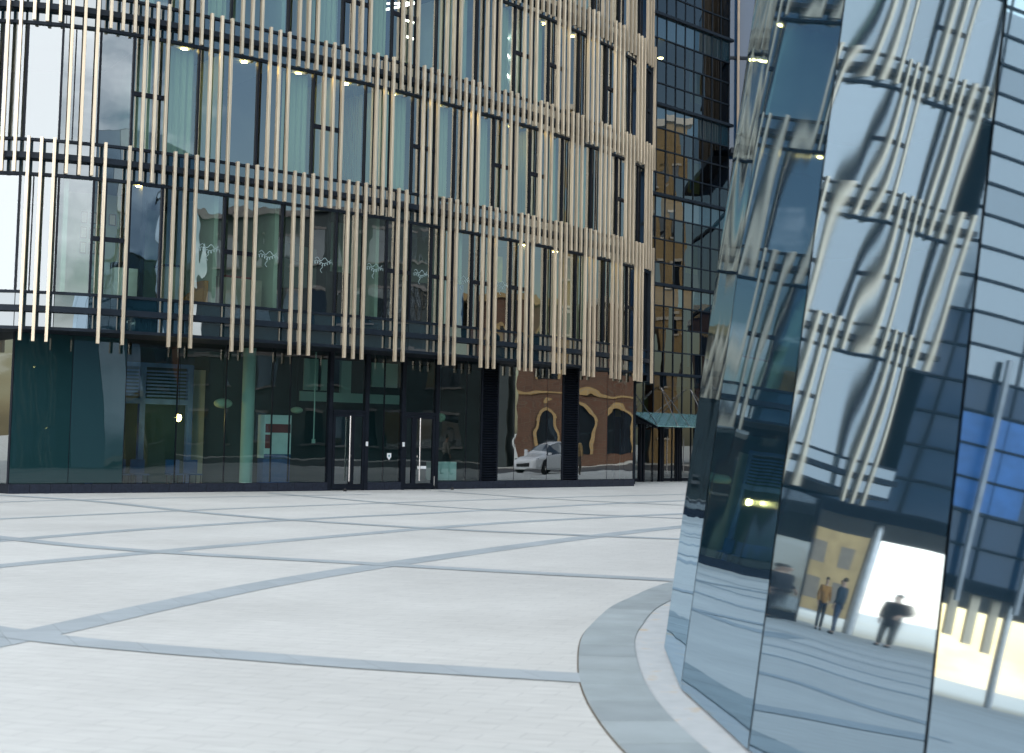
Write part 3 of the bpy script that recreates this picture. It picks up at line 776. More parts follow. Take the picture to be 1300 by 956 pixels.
item('armchair', [('seat', b, M['orange']), ('backrest', b2, M['orange'])], 'orange armchair behind a first-floor window', 'armchair')
k = 0
for r in range(3):
    for c_ in range(4):
        if (r, c_) in ((2, 3), (1, 3)): continue
        s = 3.55+c_*.33; z = 7.35-r*.42
        b = MB(); fbox(b, s, s+.24, -2.19, -2.17, z, z+.32); q = MB(); fbox(q, s+.03, s+.21, -2.168, -2.164, z+.03, z+.29)
        item('picture_frame', [('frame', b, M['fin_brown']), ('print', q, M['white'])], 'small brown framed print on the pale office wall at left', 'picture', 'framed prints on the office wall')
for X, lab in ((-5.3, 'small black door stop on the paving before the first door'), (-2.2, 'small black door stop on the paving right of the second door')):
    b = MB(); c = lo(X, .55); b.lathe((c.x, c.y, 0), [(.05, 0), (.05, .05), (.035, .085), (.001, .09)], 12); tag(b.build('door_stop', M['rubber']), lab, 'door stop', 'black door stops')

# ------------------------------------------------------------------ dark glass building behind the passage
bb = empty('glass_office', 'dark glass office wall with thin black mullions behind the fin-clad block', 'office building')
BA = Vector((4.6, 55.05, 0)); BD = Vector((1, 1.0, 0)).normalized(); BN = Vector((BD.y, -BD.x, 0)); BL = 7.2
def bp_(t, off, z): return BA+BD*t+BN*off+Vector((0, 0, z))
def bbox(mb, t0, t1, o0, o1, z0, z1, mi=0):
    mb.hexa([bp_(t0, o1, z0), bp_(t1, o1, z0), bp_(t1, o0, z0), bp_(t0, o0, z0), bp_(t0, o1, z1), bp_(t1, o1, z1), bp_(t1, o0, z1), bp_(t0, o0, z1)], mi)
BLV = [4.55, 8.35, 12.2, 16.1, 20.05, 24.0]
rnd2 = random.Random(5)
nb = 11
for i in range(len(BLV)-1):
    z0, z1 = BLV[i], BLV[i+1]; zs = [z0, z0+.95, z0+1.95, z0+2.9, z1]
    for j in range(4):
        for k in range(nb):
            t0, t1 = BL*k/nb+.012, BL*(k+1)/nb-.012
            ya = rnd2.uniform(-.004, .004); ti = rnd2.uniform(-.004, .004)
            mb = MB() if (k == 0) else mb
            mb.quad(bp_(t0, ya, zs[j]+.015), bp_(t1, -ya, zs[j]+.015), bp_(t1, -ya+ti, zs[j+1]-.015), bp_(t0, ya+ti, zs[j+1]-.015))
        mb.build('curtain_glass', M['spandrel'] if j == 3 else M['backglass'], bb)
mb = MB()
for i, z0 in enumerate(BLV):
    bbox(mb, -.1, BL+.45, -.05, .16, z0-.06, z0+.06)
    if i < len(BLV)-1:
        for dz in (.95, 1.95, 2.9): bbox(mb, 0, BL, -.04, .05, z0+dz-.025, z0+dz+.025)
for k in range(nb+1): bbox(mb, BL*k/nb-.02, BL*k/nb+.02, -.08, .03, 0, 24)
mb.build('mullions', M['rail'], bb)
mb = MB()
for z in BLV: bbox(mb, -.3, BL, -6, -.1, z-.5, z+.0)
mb.build('floor_slab', M['ceil'], bb)
mb = MB(); bbox(mb, -.5, BL+7, -6.2, -6.0, 0, 24); bbox(mb, -.5, -.35, -5.99, -.1, 0, 24); mb.build('core_wall', M['wall_dk'], bb)
mb = MB()
for t, w in ((.9, .25), (2.2, .12), (3.6, .3), (5.2, .2), (6.3, .35)): bbox(mb, t, t+w, -1.8, -1.6, 4.6, 23.5)
mb.build('inner_column', M['wall_bk'], bb)
mb = MB()
for i, t in enumerate((1.4, 1.5, 5.9, 6.0, 5.8)):
    z = [5.2, 9.0, 13.0, 17.2, 9.3][i]; bbox(mb, t, t+.8, -1.3, -1.25, z, z+1.4)
mb.build('pin_board', M['yellow'], bb)
mb = MB()
for t, z, h in ((4.9, 5.0, 2.6), (5.1, 9.0, 2.4), (5.0, 12.9, 2.4), (4.9, 17.3, 2.2)): bbox(mb, t, t+.12, -.5, -.45, z, z+h)
mb.build('blue_light_panel', M['teal'], bb)
mb = MB(); mb.tube([bp_(2.6, -.9, 13.6), bp_(2.6, -.9, 15.6)], .035, 6); mb.build('reflection_tube', M['tube'], bb)  # glowing tube added for a white reflection streak, not a lamp
for t, z in ((3.2, 18.5), (2.9, 11.5), (3.1, 7.7), (2.4, 15.4)):
    mb = MB(); p = bp_(t, -.8, z); mb.lathe(tuple(p), [(.001, 0), (.12, 0), (.12, .03), (.001, .03)], 12); mb.build('downlight', M['warm'], bb)
# entrance under the canopy
ent = MB()
for t in (.1, 1.15, 1.35, 2.45, 2.6, 3.6, 3.75, 4.9): bbox(ent, t-.05, t+.05, -.1, .06, 0, 2.45)
bbox(ent, 0, BL, -.1, .07, 2.4, 2.6); ent.build('entrance_frame', M['black'], bb)
for t0, t1 in ((.15, 1.1), (2.5+.15, 3.55), (3.8, 4.85)):
    d = MB(); bbox(d, t0, t0+.07, -.03, .03, .02, 2.38); bbox(d, t1-.07, t1, -.03, .03, .02, 2.38); bbox(d, t0, t1, -.03, .03, .02, .14)
    do = d.build('door', M['black'], bb); g = MB(); g.quad(bp_(t0+.07, 0, .14), bp_(t1-.07, 0, .14), bp_(t1-.07, 0, 2.38), bp_(t0+.07, 0, 2.38)); g.build('door_glass', M['doorglass'], do)
    h = MB(); h.tube([bp_(t0+.16, .1, .35), bp_(t0+.16, .1, 1.9)], .022, 8); h.build('handle', M['steel'], do)
mb = MB()
for t0, t1, z0, z1 in ((1.4, 2.4, .05, 2.38), (4.95, BL, .05, 2.38), (0, 2.4, 2.62, 4.48), (2.42, 4.9, 2.62, 4.48), (4.92, BL, 2.62, 4.48)): mb.quad(bp_(t0, 0, z0), bp_(t1, 0, z0), bp_(t1, 0, z1), bp_(t0, 0, z1))
mb.build('entrance_glass', M['backglass'], bb)
mb = MB(); bbox(mb, .5, 1.2, -1.2, -1.1, 2.7, 3.6); bbox(mb, 2.4, 3.0, -1.2, -1.1, 2.7, 3.6); mb.build('reception_board', M['yellow'], bb)
mb = MB(); bbox(mb, 1.0, 4.5, -2.2, -2.0, .05, 2.2); mb.build('lobby_panel', M['teal'], bb)
# sloping glass canopy hung on steel rods
can = MB()
c0, c1, c2, c3 = bp_(.45, .05, 2.86), bp_(BL-.6, .05, 2.86), bp_(BL-.6, 2.0, 2.28), bp_(-.2, 2.0, 2.28)
can.hexa([c0, c3, c2, c1]+[p+Vector((0, 0, .03)) for p in (c0, c3, c2, c1)])
cano = can.build('canopy', M['canopyglass'], bb)
r = MB(); r.tube([c0-Vector((0, 0, .05)), c3-Vector((0, 0, .05))], .04, 6); r.tube([c0-Vector((0, 0, .05)), c1-Vector((0, 0, .05))], .03, 6)
for t in (1.2, 2.4, 3.6, 4.8): r.tube([bp_(t, .05, 2.82), bp_(t, 2.0, 2.24)], .025, 6)
r.build('canopy_frame', M['black'], cano)
r = MB()
for a, bq in (((.56, .1, 3.75), (-.1, 1.9, 2.34)), ((2.32, .1, 3.98), (1.22, 1.9, 2.34)), ((2.32, .1, 3.98), (2.0, 1.9, 2.34)), ((4.36, .1, 3.98), (3.3, 1.9, 2.34)), ((4.36, .1, 3.98), (4.1, 1.9, 2.34))):
    r.tube([bp_(*a), bp_(*bq)], .02, 6); p = bp_(*bq); r.lathe((p.x, p.y, p.z-.03), [(.001, -.03), (.05, -.03), (.05, .04), (.001, .04)], 8)
r.build('tie_rod', M['steel'], cano)
# right-hand wing beyond the corner, with brown fins on its upper storey
WA = bp_(BL, 0, 0); WD = Vector((1, 0, 0)); WN = Vector((0, -1, 0)); WL = 10.0
def wp(t, off, z): return WA+WD*t+WN*off+Vector((0, 0, z))
mb = MB()
for (z0, z1) in ((0, 4.5), (4.6, 8.3), (8.4, 12.1), (12.2, 14.7), (15.0, 19.2), (19.3, 24)):
    for k in range(6): mb.quad(wp(WL*k/6, 0, z0), wp(WL*(k+1)/6-.02, 0, z0), wp(WL*(k+1)/6-.02, 0, z1), wp(WL*k/6, 0, z1))
mb.build('wing_glass', M['wingdark'], bb)
mb = MB()
for z in (4.55, 8.35, 12.15, 19.25): mb = MB(); mb.hexa([wp(0, .08, z-.06), wp(WL, .08, z-.06), wp(WL, -.04, z-.06), wp(0, -.04, z-.06), wp(0, .08, z+.06), wp(WL, .08, z+.06), wp(WL, -.04, z+.06), wp(0, -.04, z+.06)]); mb.build('wing_mullion', M['rail'], bb)
mb = MB(); mb.hexa([wp(0, .7, 14.7), wp(WL, .7, 14.7), wp(WL, -.04, 14.7), wp(0, -.04, 14.7), wp(0, .7, 14.95), wp(WL, .7, 14.95), wp(WL, -.04, 14.95), wp(0, -.04, 14.95)])
mb.build('wing_ledge', M['rail'], bb)
mb = MB()
for (z0, z1) in ((14.95, 19.2),):
    mb.quad(wp(.1, -.3, z0), wp(WL, -.3, z0), wp(WL, -.3, z1), wp(.1, -.3, z1))
mb.quad(wp(-9, -4, 0), wp(WL, -4, 0), wp(WL, -4, 25), wp(-9, -4, 25)); mb.quad(wp(WL, -4, 0), wp(WL, 0, 0), wp(WL, 0, 24), wp(WL, -4, 24))
mb.build('wing_backing', M['wall_bk'], bb)
for k in range(9):
    mb = MB(); t = .35+k*.62+(.25 if k % 3 == 2 else 0); a = wp(t, .35, 0)
    mb.obox((a.x, a.y), (WD.x, WD.y), .05, .1, 14.75 if k % 3 else 15.0, 19.4 if k % 2 else 24); mb.build('wing_fin', M['fin_brown'], bb)
mb = MB(); mb.poly([bp_(-.5, 0, 24.1), bp_(BL, 0, 24.1), wp(WL, 0, 24.1), wp(WL, -7, 24.1), bp_(-.5, -9, 24.1)]); mb.build('roof', M['roof'], bb)

# ------------------------------------------------------------------ left glass wing on columns (mirrored in the tower)
lw = empty('glass_wing', 'glass wing raised on slender columns beyond the left end of the fin-clad block', 'office building')
LA = Vector((-22.0, 43.5, 0)); LD = Vector((-.853, -.522, 0)); LN = Vector((.522, -.853, 0)); LLEN = 44.0
def lp(t, off, z): return LA+LD*t+LN*off+Vector((0, 0, z))
zs = [4.6, 5.9, 7.2, 8.5, 9.8, 11.1, 12.4, 13.7, 15.0, 16.3, 17.6, 18.9, 20.2, 21.5, 22.8, 24.1, 25.4, 26.7, 28.0, 29.3]
rnd3 = random.Random(3)
for j in range(len(zs)-1):
    mb = MB()
    for k in range(16):
        t0, t1 = LLEN*k/16+.02, LLEN*(k+1)/16-.02; ya = rnd3.uniform(-.02, .02)
        mb.quad(lp(t0, ya, zs[j]+.03), lp(t1, -ya, zs[j]+.03), lp(t1, -ya, zs[j+1]-.03), lp(t0, ya, zs[j+1]-.03))
    mb.build('curtain_glass', M['wingdark'] if j < 6 else (M['spandrel'] if j % 4 == 3 else M['winglass']), lw)
mb = MB()
for z in zs: mb.hexa([lp(0, .1, z-.05), lp(LLEN, .1, z-.05), lp(LLEN, -.05, z-.05), lp(0, -.05, z-.05), lp(0, .1, z+.05), lp(LLEN, .1, z+.05), lp(LLEN, -.05, z+.05), lp(0, -.05, z+.05)])
for k in range(17):
    t = LLEN*k/16; mb.hexa([lp(t-.04, .06, 4.3), lp(t+.04, .06, 4.3), lp(t+.04, -.1, 4.3), lp(t-.04, -.1, 4.3), lp(t-.04, .06, 29.3), lp(t+.04, .06, 29.3), lp(t+.04, -.1, 29.3), lp(t-.04, -.1, 29.3)])
mb.build('mullions', M['rail'], lw)
for k, (t, w_, za, zb) in enumerate(((20.5, 2.6, 7.3, 11.0), (26, 1.6, 6.0, 9.7), (14.5, 2.0, 8.6, 12.3))):
    mb = MB(); mb.hexa([lp(t, .06, za), lp(t+w_, .06, za), lp(t+w_, .03, za), lp(t, .03, za), lp(t, .06, zb), lp(t+w_, .06, zb), lp(t+w_, .03, zb), lp(t, .03, zb)]); mb.build('blue_panel', M['bluepan'], lw)
for k in range(10):
    t = 16.2+k*1.75+(.5 if k % 3 == 1 else 0); mb = MB(); p = lp(t, .34, 0); mb.obox((p.x, p.y), (LD.x, LD.y), .07, .1, 3.7, 9.4+1.3*(k % 4)); mb.build('wing_fin', M['fin_grey'], lw)
mb = MB(); mb.hexa([lp(-1, .15, 4.15), lp(LLEN, .15, 4.15), lp(LLEN, -12, 4.15), lp(-1, -12, 4.15), lp(-1, .15, 4.55), lp(LLEN, .15, 4.55), lp(LLEN, -12, 4.55), lp(-1, -12, 4.55)]); mb.build('soffit', M['soffit'], lw)
mb = MB(); mb.hexa([lp(-1, -3, 4.6), lp(LLEN, -3, 4.6), lp(LLEN, -12, 4.6), lp(-1, -12, 4.6), lp(-1, -3, 29.4), lp(LLEN, -3, 29.4), lp(LLEN, -12, 29.4), lp(-1, -12, 29.4)]); mb.build('core_wall', M['wall_dk'], lw)
for k in range(12):
    mb = MB(); p = lp(1.5+k*3.8, -1.2, 0); mb.lathe((p.x, p.y, 0), [(.16, 0), (.16, 4.16)], 14); mb.build('column', M['steel'], lw, smooth=True)
for k in range(9):
    mb = MB(); p = lp(17+k*.8, -.6, 0); mb.obox((p.x, p.y), (LD.x, LD.y), .16, .1, 3.4-.17*k, 4.16); mb.build('hanging_fin', M['fin'], lw)

# ------------------------------------------------------------------ street at the right, seen mirrored in the block's glass
mb = MB(); mb.quad((28, -120, .005), (46, -120, .005), (46, 200, .005), (28, 200, .005)); tag(mb.build('road', M['asphalt']), kind='structure')
def wall_windows(mb_w, mb_p, x, ys, zs_, w, h, arch=False):
    """recessed windows on a facade facing -X at x: frame surround (mb_w) and dark pane (mb_p)"""
    for yc in ys:
        for zc in zs_:
            if arch:
                P = [(yc-w/2, zc), (yc+w/2, zc)]+[(yc+w/2*cos(t), zc+h+w/2*sin(t)) for t in [i*pi/10 for i in range(11)]]
                mb_p.poly([(x-.02, a, b) for a, b in P])
                o = .28; Q = [(yc+(w/2+o)*cos(t), zc+h+(w/2+o)*sin(t)) for t in [i*pi/10 for i in range(11)]]
                I = P[2:]
                for i in range(10): mb_w.hexa([(x-.16, *I[i]), (x-.16, *I[i+1]), (x, *I[i+1]), (x, *I[i]), (x-.16, *Q[i]), (x-.16, *Q[i+1]), (x, *Q[i+1]), (x, *Q[i])])
                mb_w.box(x-.15, x, yc-w/2-.2, yc-w/2, zc, zc+h); mb_w.box(x-.15, x, yc+w/2, yc+w/2+.2, zc, zc+h)
            else:
                mb_p.quad((x-.02, yc-w/2, zc), (x-.02, yc+w/2, zc), (x-.02, yc+w/2, zc+h), (x-.02, yc-w/2, zc+h))
                mb_w.box(x-.2, x, yc-w/2-.15, yc+w/2+.15, zc-.15, zc); mb_w.box(x-.12, x, yc-w/2-.12, yc+w/2+.12, zc+h, zc+h+.2)
def street_house(name, label, x, y0, y1, depth, h, m, trim, ys, zs_, w, hh, arch=False, cornice=True):
    e = empty(name, label, 'building')
    b = MB(); b.box(x, x+depth, y0, y1, 0, h); b.build('wall', M[m], e)
    t = MB(); p = MB(); wall_windows(t, p, x, ys, zs_, w, hh, arch)
    p.build('window', M['darkwin'], e); t.build('window_surround', M[trim], e)
    c = MB(); c.box(x-.35, x+depth+.2, y0-.2, y1+.2, h+.002, h+.5); c.box(x-.15, x-.002, y0, y1, h*.42, h*.42+.25); c.build('cornice', M[trim], e)
    return e
street_house('brick_building', 'red brick building with ochre arches mirrored in the ground-floor glass', 52, 44.5, 60, 12, 11.5, 'brick', 'ybrick', [47, 51, 55, 58.4], [.8, 6.2], 2.0, 2.4, True)
street_house('added_dark_building', 'dark building added across the street beside the brick one to darken the mirrored glass', 52, 6, 43, 14, 18.0, 'darkclad', 'roof', [8.5+3.2*i for i in range(11)], [1, 5.4, 9.8, 14.2], 1.3, 2.4)  # unseen building, made dark and tall to darken the window reflections
street_house('brick_tower', 'tall narrow yellow brick tower across the street', 55, 61.4, 63.6, 5, 27, 'ybrick', 'stone', [62.5], [2+4*i for i in range(6)], .8, 1.8)
street_house('brick_warehouse', 'long red brick warehouse farther down the street', 58, -60, 10, 16, 9, 'brick', 'stone', [-57+5*i for i in range(14)], [1.2, 5], 1.6, 2.0)
street_house('end_building', 'large brick building at the far end of the street', 52, 66.5, 110, 14, 12, 'brick', 'stone', [70+4*i for i in range(10)], [1.2, 5.2, 9.2], 1.3, 2.2)
# behind the camera
e = empty('low_building', 'long low dark clad building across the plaza behind the viewer', 'building')
b = MB(); b.box(-70, 30, -62, -48, 0, 7.5); b.build('wall', M['darkclad'], e)
b = MB()
for k in range(24): b.quad((-68+4*k, -47.98, 1), (-65.2+4*k, -47.98, 1), (-65.2+4*k, -47.98, 3.2), (-68+4*k, -47.98, 3.2)); b.quad((-68+4*k, -47.98, 4.4), (-65.2+4*k, -47.98, 4.4), (-65.2+4*k, -47.98, 6.4), (-68+4*k, -47.98, 6.4))
b.build('window', M['darkwin'], e)
b = MB(); b.box(-70.3, 30.3, -62.3, -47.7, 7.502, 7.8); b.build('roof', M['roof'], e)
# house added beyond the wing, its walls coloured ochre for a golden glow
for i, (x, y, w, d, h, m) in enumerate(((-70, 95, 26, 12, 12, 'gold'),)):
    e = empty('far_house', 'added house far beyond the glass wing, coloured ochre for a golden glow', 'building')
    b = MB(); b.box(x, x+w, y, y+d, 0, h); b.build('wall', M[m], e)
    b = MB(); b.box(x-.4, x+w+.4, y-.4, y+d+.4, h+.002, h+.4); b.build('roof', M['roof'], e)
    b = MB()
    for k in range(int(w/3)):
        for z in range(int(h/3.2)): b.quad((x+1+3*k, y-.02, 1+3.1*z), (x+2.3+3*k, y-.02, 1+3.1*z), (x+2.3+3*k, y-.02, 2.8+3.1*z), (x+1+3*k, y-.02, 2.8+3.1*z))
    b.build('window', M['fin_brown'], e)

# ------------------------------------------------------------------ white car in the street
def make_car(loc, head):
    e = empty('parked_car', 'white hatchback parked in the street, mirrored in the ground-floor glass', 'car')
    L, W = 4.3, 1.76
    # body sections along the length: (x, half width, z bottom, z belt, z top, top half width)
    S = [(-2.15, .66, .34, .62, .66, .58), (-2.05, .78, .26, .74, .80, .66), (-1.75, .85, .22, .80, .90, .70), (-1.1, .87, .2, .86, .98, .74), (-.75, .88, .2, .90, 1.10, .70),
         (-.25, .88, .2, .92, 1.38, .60), (.4, .88, .2, .94, 1.48, .58), (1.1, .88, .2, .96, 1.46, .58), (1.6, .87, .22, .98, 1.36, .56), (1.98, .84, .26, .98, 1.10, .58), (2.13, .76, .32, .9, .96, .58)]
    b = MB(); rings = []
    for x, w, zb, zm, zt, wt in S:
        r = [(x, -w*.92, zb), (x, -w, zb+.14), (x, -w, zm-.1), (x, -w*.965, zm), (x, -wt, zt-.05), (x, -wt*.75, zt), (x, 0, zt+.015), (x, wt*.75, zt), (x, wt, zt-.05), (x, w*.965, zm), (x, w, zm-.1), (x, w, zb+.14), (x, w*.92, zb)]
        rings.append(len(b.v)); b.v += r
    n = 13
    for k in range(len(rings)-1):
        for j in range(n):
            a, c = rings[k]+j, rings[k]+(j+1) % n; d, f = rings[k+1]+(j+1) % n, rings[k+1]+j
            win = (j in (3, 8) and 4 <= k <= 8) or (j in (4, 5, 6, 7) and k in (4,)) or (j in (4, 5, 6, 7) and k in (8,))
            b.f.append((a, c, d, f)); b.mi.append(1 if win else 0)
    b.f.append(tuple(rings[0]+j for j in range(n))); b.mi.append(0); b.f.append(tuple(rings[-1]+j for j in range(n))); b.mi.append(0)
    body = b.build('body', [M['carpaint'], M['darkwin']], e, smooth=False, bevel=.02)
    for sx in (-1.32, 1.32):
        for sy in (-1, 1):
            arch = MB(); arch.lathe((0, 0, 0), [(.001, .0), (.36, .0), (.36, .03), (.001, .03)], 20)
            o = arch.build('wheel_arch', M['rubber'], e); o.rotation_euler = (pi/2, 0, 0); o.location = (sx, sy*.885+(.015), .33)
            w = MB(); w.lathe((0, 0, 0), [(.2, -.1), (.3, -.1), (.325, -.07), (.325, .07), (.3, .1), (.2, .1)], 24)
            wo = w.build('wheel', M['rubber'], e, smooth=True); wo.rotation_euler = (pi/2, 0, 0); wo.location = (sx, sy*.83, .325)
            rr = MB(); rr.lathe((0, 0, 0), [(.001, .06), (.05, .06), (.06, .04), (.19, .05), (.205, .09), (.205, -.09)], 20)
            for q in range(5):
                t = 2*pi*q/5; rr.hexa([(.04*cos(t+.5), .04*sin(t+.5), .05), (.04*cos(t-.5), .04*sin(t-.5), .05), (.2*cos(t-.12), .2*sin(t-.12), .06), (.2*cos(t+.12), .2*sin(t+.12), .06)] + [(.04*cos(t+.5), .04*sin(t+.5), .08), (.04*cos(t-.5), .04*sin(t-.5), .08), (.2*cos(t-.12), .2*sin(t-.12), .09), (.2*cos(t+.12), .2*sin(t+.12), .09)])
            ro = rr.build('rim', M['steel'], wo); ro.rotation_euler = (0 if sy < 0 else pi, 0, 0)
    for sy in (-1, 1):
        h = MB(); h.hexa([(-2.1, sy*.5, .62), (-1.95, sy*.80, .62), (-1.85, sy*.78, .62), (-2.0, sy*.5, .62), (-2.08, sy*.5, .76), (-1.9, sy*.80, .80), (-1.8, sy*.76, .82), (-1.98, sy*.5, .78)]); h.build('headlight', M['darkwin'], e)
        h = MB(); h.box(1.98, 2.10, sy*.75-.1, sy*.75+.1, .78, .98); h.build('tail_light', M['red'], e)
        h = MB(); h.obox((-.72, sy*1.0), (0, 1), .1, .05, .93, 1.06); h.build('mirror', M['carpaint'], e, bevel=.02)
    g = MB(); g.box(-2.19, -2.12, -.42, .42, .42, .56); g.build('grille', M['rubber'], e)
    g = MB(); g.box(-2.20, -2.17, -.26, .26, .30, .40); g.build('number_plate', M['white'], e)
    e.location = loc; e.rotation_euler = (0, 0, head)
    return e
make_car((24.2, 47.0, .002), atan2(.62, .78))

# ------------------------------------------------------------------ people
def skinned(name, nodes, edges, m, parent, root=0, lvl=1):
    me = bpy.data.meshes.new(name); me.from_pydata([n[0] for n in nodes], edges, [])
    o = bpy.data.objects.new(name, me); COL.objects.link(o)
    if not me.skin_vertices: me.attributes  # created by the modifier below
    sk = o.modifiers.new('skin', 'SKIN'); sk.use_smooth_shade = True
    layer = me.skin_vertices[0] if me.skin_vertices else None
    if layer is None:
        bm = bmesh.new(); bm.from_mesh(me); bm.verts.layers.skin.verify(); bm.to_mesh(me); bm.free(); layer = me.skin_vertices[0]
    for i, n in enumerate(nodes):
        layer.data[i].radius = n[1] if isinstance(n[1], tuple) else (n[1], n[1]); layer.data[i].use_root = (i == root)
    sub = o.modifiers.new('sub', 'SUBSURF'); sub.levels = lvl; sub.render_levels = lvl
    me.materials.append(m)
    if parent: o.parent = parent
    return o
def person(loc, yaw, h, jacket, trousers, label, stride=.0, armup=0.0, group=None, long=False):
    k = h/1.75
    J = mat('jacket_cloth', jacket, .9, 0, 8, .15); T = mat('trouser_cloth', trousers, .9, 0, 8, .15)
    e = empty('person', label, 'person', group)
    def P(x, y, z): return (x*k, y*k, z*k)
    s = stride
    hipz = .93; 
    la = P(-.10, s, .08); ra = P(.10, -s, .08)
    N = [(P(0, 0, .95), .105*k), (P(0, 0, 1.15), .11*k), (P(0, -.01, 1.36), .13*k), (P(0, 0, 1.47), .07*k), (P(0, -.01, 1.53), .052*k), (P(0, -.03, 1.60), (.078*k, .085*k)), (P(0, -.02, 1.70), (.068*k, .08*k)),
         (P(-.18, 0, 1.42), .06*k), (P(-.24, .02, 1.15), .045*k), (P(-.22, -.06-.2*armup, .93+.25*armup), .034*k), (P(-.21, -.09-.25*armup, .84+.32*armup), .03*k),
         (P(.18, 0, 1.42), .06*k), (P(.24, .02, 1.15), .045*k), (P(.22, -.05, .92), .034*k), (P(.21, -.08, .83), .03*k),
         (P(-.09, 0, .88), .085*k), (P(-.10, s*.5-.02, .5), .06*k), (la, .045*k), (P(-.10, s-.12, .045), .04*k),
         (P(.09, 0, .88), .085*k), (P(.10, -s*.5-.02, .5), .06*k), (ra, .045*k), (P(.10, -s-.12, .045), .04*k),
         (P(0, -.115, 1.615), .014*k)]
    E_ = [(0, 1), (1, 2), (2, 3), (3, 4), (4, 5), (5, 6), (2, 7), (7, 8), (8, 9), (9, 10), (2, 11), (11, 12), (12, 13), (13, 14), (0, 15), (15, 16), (16, 17), (17, 18), (0, 19), (19, 20), (20, 21), (21, 22), (5, 23)]
    # fingers rooted in the palms
    for w, sx in ((10, -1), (14, 1)):
        px, py, pz = N[w][0]
        for q, (dx, dy, ln) in enumerate(((-.0, -.028, .075), (0, -.01, .085), (0, .01, .08), (0, .028, .065))):
            i = len(N); N.append(((px+dx, py+dy*k, pz-.04*k), .0085*k)); N.append(((px-.012*sx, py+dy*k-.008, pz-(.04+ln)*k), .007*k)); E_ += [(w, i), (i, i+1)]
        i = len(N); N.append(((px-.015*sx, py-.05*k, pz-.02*k), .009*k)); N.append(((px-.02*sx, py-.06*k, pz-.065*k), .008*k)); E_ += [(w, i), (i, i+1)]
    skinned('body', N, E_, M['skin'], e)
    d = .02*k
    JN = [(N[i][0], (N[i][1] if not isinstance(N[i][1], tuple) else N[i][1][0])+d) for i in (0, 1, 2, 3, 7, 8, 9, 11, 12, 13)]
    JN[3] = (P(0, 0, 1.455), .085*k)
    JE = [(0, 1), (1, 2), (2, 3), (2, 4), (4, 5), (5, 6), (2, 7), (7, 8), (8, 9)]
    JN[0] = (P(0, 0, .84 if not long else .66), (.185 if not long else .21)*k); JN[1] = (P(0, 0, 1.12), .165*k)
    skinned('jacket', JN, JE, J, e)
    TN = [(P(0, 0, 1.0), .135*k)]+[(N[i][0], N[i][1]+.022*k) for i in (15, 16, 17, 19, 20, 21)]
    skinned('trousers', TN, [(0, 1), (1, 2), (2, 3), (0, 4), (4, 5), (5, 6)], T, e)
    for i, j in ((17, 18), (21, 22)):
        q = N[i][0]; r = N[j][0]
        skinned('shoe', [((q[0], q[1]+.03*k, .045*k), .05*k), ((r[0], r[1], .04*k), .042*k), ((r[0], r[1]-.06*k, .035*k), .034*k)], [(0, 1), (1, 2)], M['rubber'], e)
    skinned('hair', [(P(0, .03, 1.62), (.075*k, .07*k)), (P(0, .005, 1.715), (.082*k, .085*k)), (P(0, -.05, 1.735), (.06*k, .05*k))], [(0, 1), (1, 2)], M['hair'], e)
    e.location = loc; e.rotation_euler = (0, 0, yaw)
    return e
G = 'people standing by the left end of the block'
person((-19.0, 36.2, 0), 2.2, 1.78, (.02, .03, .05), (.015, .02, .03), 'person in a dark coat standing near the left end of the fin-clad block', .06, 0, G, True)
person((-20.6, 36.9, 0), -.4, 1.72, (.03, .03, .035), (.02, .02, .025), 'person in a black jacket facing away from the block at its left end', .04, .4, G)
person((-21.4, 36.2, 0), .5, 1.70, (.42, .20, .05), (.02, .022, .03), 'person in an orange-brown jacket and dark trousers left of the block', .08, .2, G)
person((-21.9, 35.9, 0), 2.6, 1.82, (.03, .05, .07), (.03, .05, .09), 'person in a dark teal jacket beside the one in orange-brown', .05, 0, G)
person((-23.2, 35.6, 0), 1.2, 1.68, (.02, .02, .025), (.02, .02, .02), 'person in black with a dark hat of hair, farthest from the block', .03, .6, G, True)
person((-18.0, 36.3, 0), -2.2, 1.75, (.20, .09, .04), (.03, .03, .03), 'person in a rust-coloured coat nearest the shop glass at left', .05, 0, G, True)
person((20.5, 49.2, 0), 1.9, 1.76, (.50, .34, .16), (.10, .09, .08), 'person in a tan coat walking along the sunlit pavement at right', .2, .3)
person((16.5, 41.5, 0), 2.4, 1.74, (.35, .32, .28), (.06, .06, .07), 'person in a pale jacket walking on the plaza at right', .18, 0)

# ------------------------------------------------------------------ camera
cam = bpy.data.cameras.new('camera'); co = bpy.data.objects.new('camera', cam); COL.objects.link(co)
cam.sensor_width = 36; cam.sensor_fit = 'HORIZONTAL'; cam.lens = 36*1700/1300
cam.shift_y = -45/1300; cam.clip_start = .05; cam.clip_end = 3000
cam.dof.use_dof = True; cam.dof.focus_distance = 42; cam.dof.aperture_fstop = 2.8
pitch = math.atan(125/1700)
co.matrix_world = Matrix.Translation((0, 0, 1.65)) @ Matrix.Rotation(pi/2+pitch, 4, 'X') @ Matrix.Rotation(.019, 4, 'Z')
scene.camera = co

